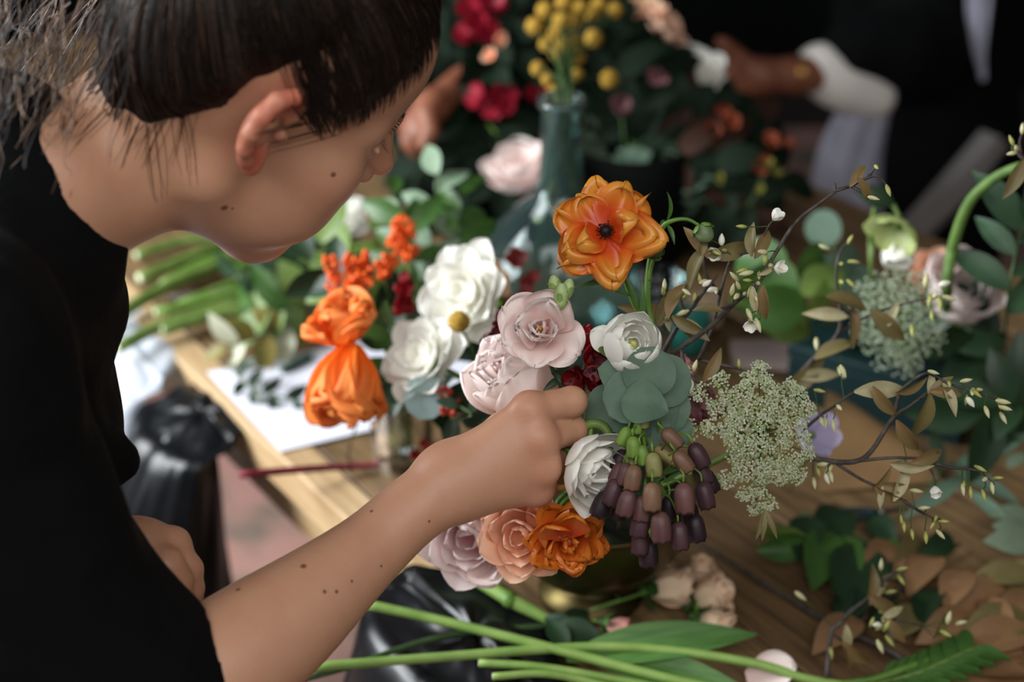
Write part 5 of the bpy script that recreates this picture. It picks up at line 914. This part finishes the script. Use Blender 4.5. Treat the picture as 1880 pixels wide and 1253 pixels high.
ring(h2, pset('hw', 3, m_white, .03, .0145, .8, .6, .001, nv=8), 5, 44, .002, 0, 1, .2, .1, 5); wpart('stem', h2, *tube([P(1648, 438, 1.405), P(1632, 400, 1.41), P(1606, 430, 1.42), P(1600, 520, 1.45), T(1604, 640, .765)], .002, 6), m_leafl)
pb = thing('arching_poppy', 'thick arching hairy green stem bowing to the right edge', 'stem', T(1735, 640, .765)); wpart('stem', pb, *tube([T(1738, 640, .765), P(1738, 540, 1.36), P(1748, 460, 1.33), P(1775, 380, 1.30), P(1815, 335, 1.28), P(1860, 310, 1.26), P(1905, 300, 1.25)], (.0052, .0052, .0048, .0044), 10, 6), mat('hairy_green_stem', (92, 122, 56), .6, (68, 96, 40), 60))
sr = ranunculus('pale pink globe flower behind the arching stem', P(1762, 535, 1.46), FC(.2, .55, .7), .034, m_peony, .0, eye=False, stem=False, key='g'); wpart('stem', sr, *tube([P(1762, 545, 1.49), P(1750, 600, 1.52), T(1745, 650, .765)], .003), m_stem)
ph_ = ranunculus('small peach bloom tucked left of the pale pink globe', P(1716, 498, 1.52), FC(-.2, .5, .7), .02, m_peach, .2, eye=False, stem=False, key='h'); wpart('stem', ph_, *tube([P(1716, 505, 1.54), P(1720, 600, 1.58), T(1730, 640, .765)], .0024), m_stem)
for (lab, pts, n, ms, L) in [('blue-grey round eucalyptus leaves beneath the grey cloth', [T(1560, 640, .765), P(1540, 540, 1.6), P(1525, 430, 1.6)], 5, lset('em', 2, m_euc, .04, .018, 'round', .08, .3, nu=10), .05), ('bright green lobed leaves beyond the budding twig', [T(1500, 660, .765), P(1480, 580, 1.5), P(1455, 500, 1.52), P(1420, 520, 1.52)], 10, MLT+lset('hl', 2, m_leaf, .04, .017, 'round', .2, .4), .065),
        ('broad grey-green leaves at the right edge', [T(1840, 700, .765), P(1850, 560, 1.35), P(1870, 440, 1.33), P(1890, 400, 1.32)], 9, lset('kl', 3, mat('grey_green_leaf', (60, 90, 62), .5, (40, 66, 46), 30, trans=.1), .04, .008, 'lance', .25, .7), .07), ('dark arching leaves under the pale pink globe', [T(1800, 720, .765), P(1790, 620, 1.45), P(1740, 590, 1.48)], 9, lset('kd', 3, m_leafd, .04, .009, 'lance', .25, .9), .08),
        ('long blue-green blade leaves by the forked budding twig', [T(1700, 900, .765), T(1750, 850, .80), T(1790, 920, .80)], 5, lset('bg', 2, m_euc, .04, .004, 'lance', .15, .5), .09), ('dark leaves filling the gap behind the teal box', [T(1560, 690, .765), P(1620, 660, 1.6), P(1720, 660, 1.58)], 12, MD, .06), ('dark leaves drooping at the right edge above the sage leaves', [T(1900, 820, .765), P(1870, 740, 1.4), P(1800, 760, 1.4)], 10, MD, .07)]:
    sprig('leafy_sprig', lab, pts, n, ms, L0=L)
# ------------------------------------------------------------------ the dark bushes of flowers beyond
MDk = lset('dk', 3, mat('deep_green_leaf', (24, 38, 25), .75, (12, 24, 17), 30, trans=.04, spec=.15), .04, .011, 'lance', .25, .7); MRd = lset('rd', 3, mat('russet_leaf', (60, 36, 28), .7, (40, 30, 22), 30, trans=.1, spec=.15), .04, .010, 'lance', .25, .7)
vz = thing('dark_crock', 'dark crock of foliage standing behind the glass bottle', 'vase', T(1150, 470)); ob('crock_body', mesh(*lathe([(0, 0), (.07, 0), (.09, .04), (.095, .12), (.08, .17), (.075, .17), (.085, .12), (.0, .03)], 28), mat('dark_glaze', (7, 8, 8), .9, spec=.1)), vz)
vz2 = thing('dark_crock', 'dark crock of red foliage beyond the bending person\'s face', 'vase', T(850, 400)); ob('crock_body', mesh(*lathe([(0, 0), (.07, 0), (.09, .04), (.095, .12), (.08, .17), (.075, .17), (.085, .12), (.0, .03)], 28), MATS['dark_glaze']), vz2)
A0 = T(1150, 470)+np.array([0, 0, .16]); B0 = T(850, 400)+np.array([0, 0, .16])
gd, gr = 'dark foliage behind the bottle', 'dark foliage beyond the face'
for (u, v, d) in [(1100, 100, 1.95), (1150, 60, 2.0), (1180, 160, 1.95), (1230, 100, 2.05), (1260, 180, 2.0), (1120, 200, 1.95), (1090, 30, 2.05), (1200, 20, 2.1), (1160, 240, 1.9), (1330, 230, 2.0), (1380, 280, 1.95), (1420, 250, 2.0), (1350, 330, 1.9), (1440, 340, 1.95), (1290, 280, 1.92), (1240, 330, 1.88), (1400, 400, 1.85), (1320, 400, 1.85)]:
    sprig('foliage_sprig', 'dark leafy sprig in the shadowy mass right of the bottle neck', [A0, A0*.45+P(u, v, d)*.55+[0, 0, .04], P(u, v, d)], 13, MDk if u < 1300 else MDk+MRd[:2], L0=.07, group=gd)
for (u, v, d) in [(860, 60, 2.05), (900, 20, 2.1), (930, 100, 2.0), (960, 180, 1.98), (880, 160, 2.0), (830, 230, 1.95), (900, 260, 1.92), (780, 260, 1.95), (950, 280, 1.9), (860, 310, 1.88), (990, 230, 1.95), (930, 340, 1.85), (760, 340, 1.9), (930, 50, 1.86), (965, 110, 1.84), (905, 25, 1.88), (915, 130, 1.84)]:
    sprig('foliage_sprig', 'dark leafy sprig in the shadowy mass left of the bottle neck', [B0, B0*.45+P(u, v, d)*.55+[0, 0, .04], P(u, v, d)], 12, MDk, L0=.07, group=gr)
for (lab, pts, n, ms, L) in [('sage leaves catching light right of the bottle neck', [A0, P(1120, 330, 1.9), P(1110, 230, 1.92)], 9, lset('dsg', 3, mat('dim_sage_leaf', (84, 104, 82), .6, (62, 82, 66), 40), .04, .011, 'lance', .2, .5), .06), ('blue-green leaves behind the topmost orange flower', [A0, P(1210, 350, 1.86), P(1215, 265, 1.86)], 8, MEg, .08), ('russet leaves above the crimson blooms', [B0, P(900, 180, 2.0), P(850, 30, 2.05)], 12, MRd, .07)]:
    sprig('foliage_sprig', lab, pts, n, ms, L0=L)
CR = pset('cr', 3, mat('crimson_petal', (164, 28, 52), .5, (120, 16, 36), 60, trans=.2), .012, .006, .4, .5)
cluster('crimson_blooms', 'crimson blooms at the top left of the craspedia', 'flower', [(878, 45, 1.84), (866, 20, 1.85), (890, 60, 1.84), (862, 70, 1.86), (900, 10, 1.85)], CR, .024, P(878, 60, 2.06), m_maroon, 6, [P(878, 50, 2.06), P(870, 200, 2.0), B0])
cluster('crimson_blooms', 'crimson blooms lower, above the reaching hand', 'flower', [(885, 178, 1.82), (920, 172, 1.82), (905, 190, 1.82), (935, 190, 1.82), (985, 180, 1.83)], CR, .022, P(905, 185, 2.0), m_maroon, 6, [P(905, 180, 2.0), P(890, 260, 1.98), B0])
cluster('orange_blossom', 'tiny orange blossom at the reaching forearm\'s elbow', 'flower', [(902, 104, 1.82), (915, 72, 1.83)], pset('ob', 2, m_peach, .012, .006, .4, .5), .013, P(902, 104, 2.0), m_ber, 5, [P(902, 106, 2.0), P(890, 220, 1.98), B0])
for (lab, px, fc, Rr, m) in [('peach rose high right of the craspedia, beside the dark figure', (1222, 52, 2.0), (.5, .5, .5), .024, m_peach), ('orange-pink rose touching the peach rose\'s upper left', (1196, 36, 2.02), (-.3, .6, .5), .02, m_peach), ('white anemone high on the right of the foliage', (1281, 134, 1.98), (-.2, .3, 1), .027, m_white), ('white ranunculus blurred below the white anemone', (1240, 210, 1.96), (-.6, .1, .8), .024, m_white), ('blush bloom low between the nose and the bottle', (955, 305, 1.80), (-.2, .7, .6), .034, m_peony), ('cream bloom at the very top beside the craspedia', (1180, 8, 2.05), (.1, .4, 1), .018, m_cream), ('white bloom peeping out beside the bending person\'s lips', (630, 398, 1.72), (.1, .4, .8), .02, m_white)]:
    C = P(*px); q = ranunculus(lab, C, FC(*fc), Rr, m, .3, eye=False, stem=False, key='x', n=(4, 4, 5, 5, 5)); e = A0 if px[0] > 1000 else (B0 if px[0] > 700 else T(640, 470, .77)); wpart('stem', q, *tube([C-FC(*fc)*Rr, (C+e)/2+[0, 0, .02], e], .0024, 6), m_stem)
cluster('green_hellebore', 'yellow-green bracts under the white anemone', 'flower', [(1275, 190, 1.96), (1290, 200, 1.97), (1262, 180, 1.96)], pset('gh', 2, mat('lime_bract', (128, 134, 48), .5, trans=.2), .012, .0065, .5, .5), .022, P(1275, 190, 1.96), m_leafl, 5, [P(1275, 192, 1.97), P(1230, 300, 1.93), A0])
lay('tall_grass', 'tall green stem rising right of the craspedia', [(1160, 200), (1165, 100)], .004, m_stem, .9, end=False)
m_ru = mat('rust_petal', (150, 74, 44), .55, (110, 50, 36), 60, trans=.2)
cluster('rust_blossoms', 'rusty orange and brown blooms in the shadow below the dark sleeve', 'flower', [(1305, 245, 1.84), (1345, 225, 1.85), (1418, 262, 1.85), (1442, 270, 1.86), (1395, 300, 1.83), (1330, 200, 1.86)], pset('ru', 2, m_ru, .012, .006, .4, .5), .016, P(1380, 270, 1.86), m_maroon, 5, [P(1380, 268, 1.86), P(1300, 340, 1.86), A0])
cluster('mauve_bloom', 'dusky mauve bloom right of the bottle mouth', 'flower', [(1140, 185, 1.82), (1132, 205, 1.83), (1210, 140, 1.84)], pset('mv', 2, mat('dusky_mauve', (128, 88, 90), .55, (104, 68, 74), 60, trans=.2), .012, .006, .4, .5), .018, P(1140, 195, 1.84), m_maroon, 5, [P(1140, 195, 1.83), P(1150, 300, 1.86), A0])
cluster('lime_sprig', 'yellow-green flecks low in the shadow beneath the dark sleeve', 'flower', [(1410, 305, 1.82), (1420, 315, 1.82), (1400, 350, 1.82), (1318, 330, 1.82)], pset('li', 2, mat('lime_fleck', (120, 116, 44), .55, trans=.2), .012, .004, .4, .5), .012, P(1405, 330, 1.84), m_leafl, 4, [P(1405, 320, 1.83), P(1350, 380, 1.85), A0])
# ------------------------------------------------------------------ the people across the table
m_bskin = mat('tan_skin', (132, 82, 60), .5, (118, 68, 48), 30, sss=.15)
def helper(label, base, parts, shirt, lo_, hi_, extra=()):
    p = thing('person', label, 'person', base); s = SDF(); parts(s); V, Q = s.build(*lo_, .0075); wpart('body', p, V, Q, m_bskin)
    s = SDF(); shirt(s); V, Q = s.build(*hi_, .014); wpart('black_shirt', p, V, Q, m_black); return p
def fist(s, W, dirs, r=.011, pw=.022, k=.012):
    for a, L in dirs:
        K0 = W+nrm(a[0])*.075; s.cap(W, K0, pw, .013, k); s.limb([K0, K0+nrm(a[1])*L*.5, K0+nrm(a[2])*L], [r, r*.9, r*.75], .004)
W2 = P(1400, 140, 2.28); E2 = P(1650, 112, 2.37)
def pa(s):
    s.smooth_limb([P(1610, -330, 2.5), P(1690, 60, 2.46), E2, P(1500, 135, 2.30), W2], [.05, .045, .042, .031, .027])
    for i, (oy, dd) in enumerate([(.022, 0), (.004, .01), (-.014, .02), (-.03, .03)]):
        K0 = P(1352, 140, 2.27)+UP*oy*.9+FW*dd; s.cap(W2, K0, .022, .013, .014); e = K0+FC(-.8, -.9+.2*i, -.3)*.035; s.limb([K0, e, e+FC(.2, -1, -.6)*.03], [.0115, .0105, .009], .004)
    s.limb([P(1385, 128, 2.27), P(1355, 104, 2.26), P(1335, 86, 2.25), P(1320, 74, 2.245)], [.018, .0125, .0115, .009], .01)
    s.cap(P(1680, -420, 2.62), P(1690, -640, 2.62), .06, .06); s.ell(P(1670, -800, 2.6), (.085, .1, .125), k=.03)
def sh(s):
    s.cap(P(1690, -330, 2.62), P(1700, 330, 2.66), .165, .17, .05); s.cap(P(1590, -330, 2.52), P(1780, -330, 2.65), .09, .09, .05)
    s.smooth_limb([P(1600, -330, 2.5), P(1690, 50, 2.46), P(1655, 100, 2.38), P(1590, 95, 2.34), P(1555, 105, 2.32)], [.085, .085, .078, .064, .052])
    hp = P(1700, 330, 2.66); s.cap(hp, hp*[1, 1, 0]+[.08, .05, .10], .16, .09, .05); s.cap(hp, hp*[1, 1, 0]+[-.10, .05, .10], .16, .09, .05)
p2 = helper('person in black with a rolled white cuff and pale apron across the table', (P(1700, 330, 2.66)*[1, 1, 0]), pa, sh, ((.25, 1.9, .6), (1.1, 2.9, 1.75)), ((.15, 1.7, .0), (1.3, 3.0, 1.6)))
s = SDF(); s.smooth_limb([P(1506, 128, 2.31), P(1545, 150, 2.325), P(1605, 178, 2.345)], [.043, .046, .036]); V, Q = s.build(P(1545, 150, 2.33)-.16, P(1545, 150, 2.33)+.16, .007); wpart('white_cuff', p2, V, Q, mat('white_cotton', (226, 220, 212), .85))
for uu in (1452, 1462):
    c = P(uu, 137, 2.29); ax_ = nrm(P(1500, 135, 2.30)-W2); f = np.array(frame(c, ax_))[:3, :3]; a = np.linspace(0, 6.2832, 25)[:, None]; wpart('bracelet', p2, *tube(c+(f[:, 0]*np.cos(a)+f[:, 1]*np.sin(a))*.0335, .0016, 5, 1, False), mat('gold', (224, 176, 96), .25, metal=1))
m_ap = mat('grey_linen', (150, 150, 164), .85, (136, 136, 150), 30)
def cloth(name, root, left, right, d, m, bulge=.02):
    n, k = 14, 10; Lp, Rp = spline([P(*q, d) for q in left], 5), spline([P(*q, d) for q in right], 5); V = []
    for e in (0, 1):
        for i in range(len(Lp)):
            for j in range(k+1):
                t = j/k; V.append(Lp[i]*(1-t)+Rp[min(i, len(Rp)-1)]*t-FW*(bulge*math.sin(math.pi*t)+.006*math.sin(t*16+i*.2)+.003*e))
    N_ = len(Lp)*(k+1); Fc = [q for i in range(len(Lp)-1) for j in range(k) for a in [i*(k+1)+j] for q in [(a, a+1, a+k+2, a+k+1), (N_+a, N_+a+k+1, N_+a+k+2, N_+a+1)]]
    return wpart(name, root, np.array(V), Fc, m)
cloth('apron', p2, [(1545, 182), (1500, 280), (1483, 380), (1490, 470)], [(1640, 180), (1622, 280), (1618, 380), (1615, 470)], 2.36, m_ap)
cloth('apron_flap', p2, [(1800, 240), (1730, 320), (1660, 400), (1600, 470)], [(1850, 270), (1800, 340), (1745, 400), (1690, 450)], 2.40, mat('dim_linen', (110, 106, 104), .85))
cloth('apron_strap', p2, [(1776, -60), (1772, 20), (1782, 90), (1800, 150)], [(1830, -60), (1822, 20), (1812, 90), (1806, 150)], 2.40, m_ap, .01)
W3 = P(792, 196, 1.86)
def pa3(s):
    s.smooth_limb([P(960, -300, 2.2), P(985, -60, 2.08), P(905, 118, 1.95), P(850, 152, 1.90), W3], [.046, .038, .025, .0225, .019])
    for i, (du, dv) in enumerate([(-14, 40), (-22, 46), (-32, 44), (-40, 36)]):
        K0 = P(792+du-6, 196+dv, 1.85+.006*i); s.cap(W3, K0, .017, .0105, .014); s.limb([K0, P(792+du-18+i*4, 196+dv+26, 1.85), P(792+du-8+i*4, 196+dv+42, 1.86)], [.0095, .0085, .0075], .004)
    s.limb([P(785, 210, 1.84), P(792, 240, 1.83), P(776, 268, 1.83)], [.015, .011, .009], .008)
    s.ell(P(940, -760, 2.4), (.085, .1, .125), k=.03); s.cap(P(940, -640, 2.4), P(930, -430, 2.4), .055, .06)
def sh3(s):
    s.cap(P(930, -380, 2.38), P(930, 120, 2.6), .15, .15, .05); s.smooth_limb([P(960, -300, 2.2), P(985, -60, 2.08), P(958, 20, 2.03)], [.075, .066, .058]); s.cap(P(850, -380, 2.35), P(980, -340, 2.28), .08, .08, .05)
    hp = P(930, 120, 2.6); s.cap(hp, hp*[1, 1, 0]+[.08, .0, .10], .15, .09, .05); s.cap(hp, hp*[1, 1, 0]+[-.08, .0, .10], .15, .09, .05)
helper('person mostly hidden behind foliage, bare forearm reaching down past the brow', (P(930, 120, 2.6)*[1, 1, 0]), pa3, sh3, ((-.3, 1.45, .7), (.35, 2.6, 1.9)), ((-.35, 1.6, .0), (.4, 2.9, 1.65)))
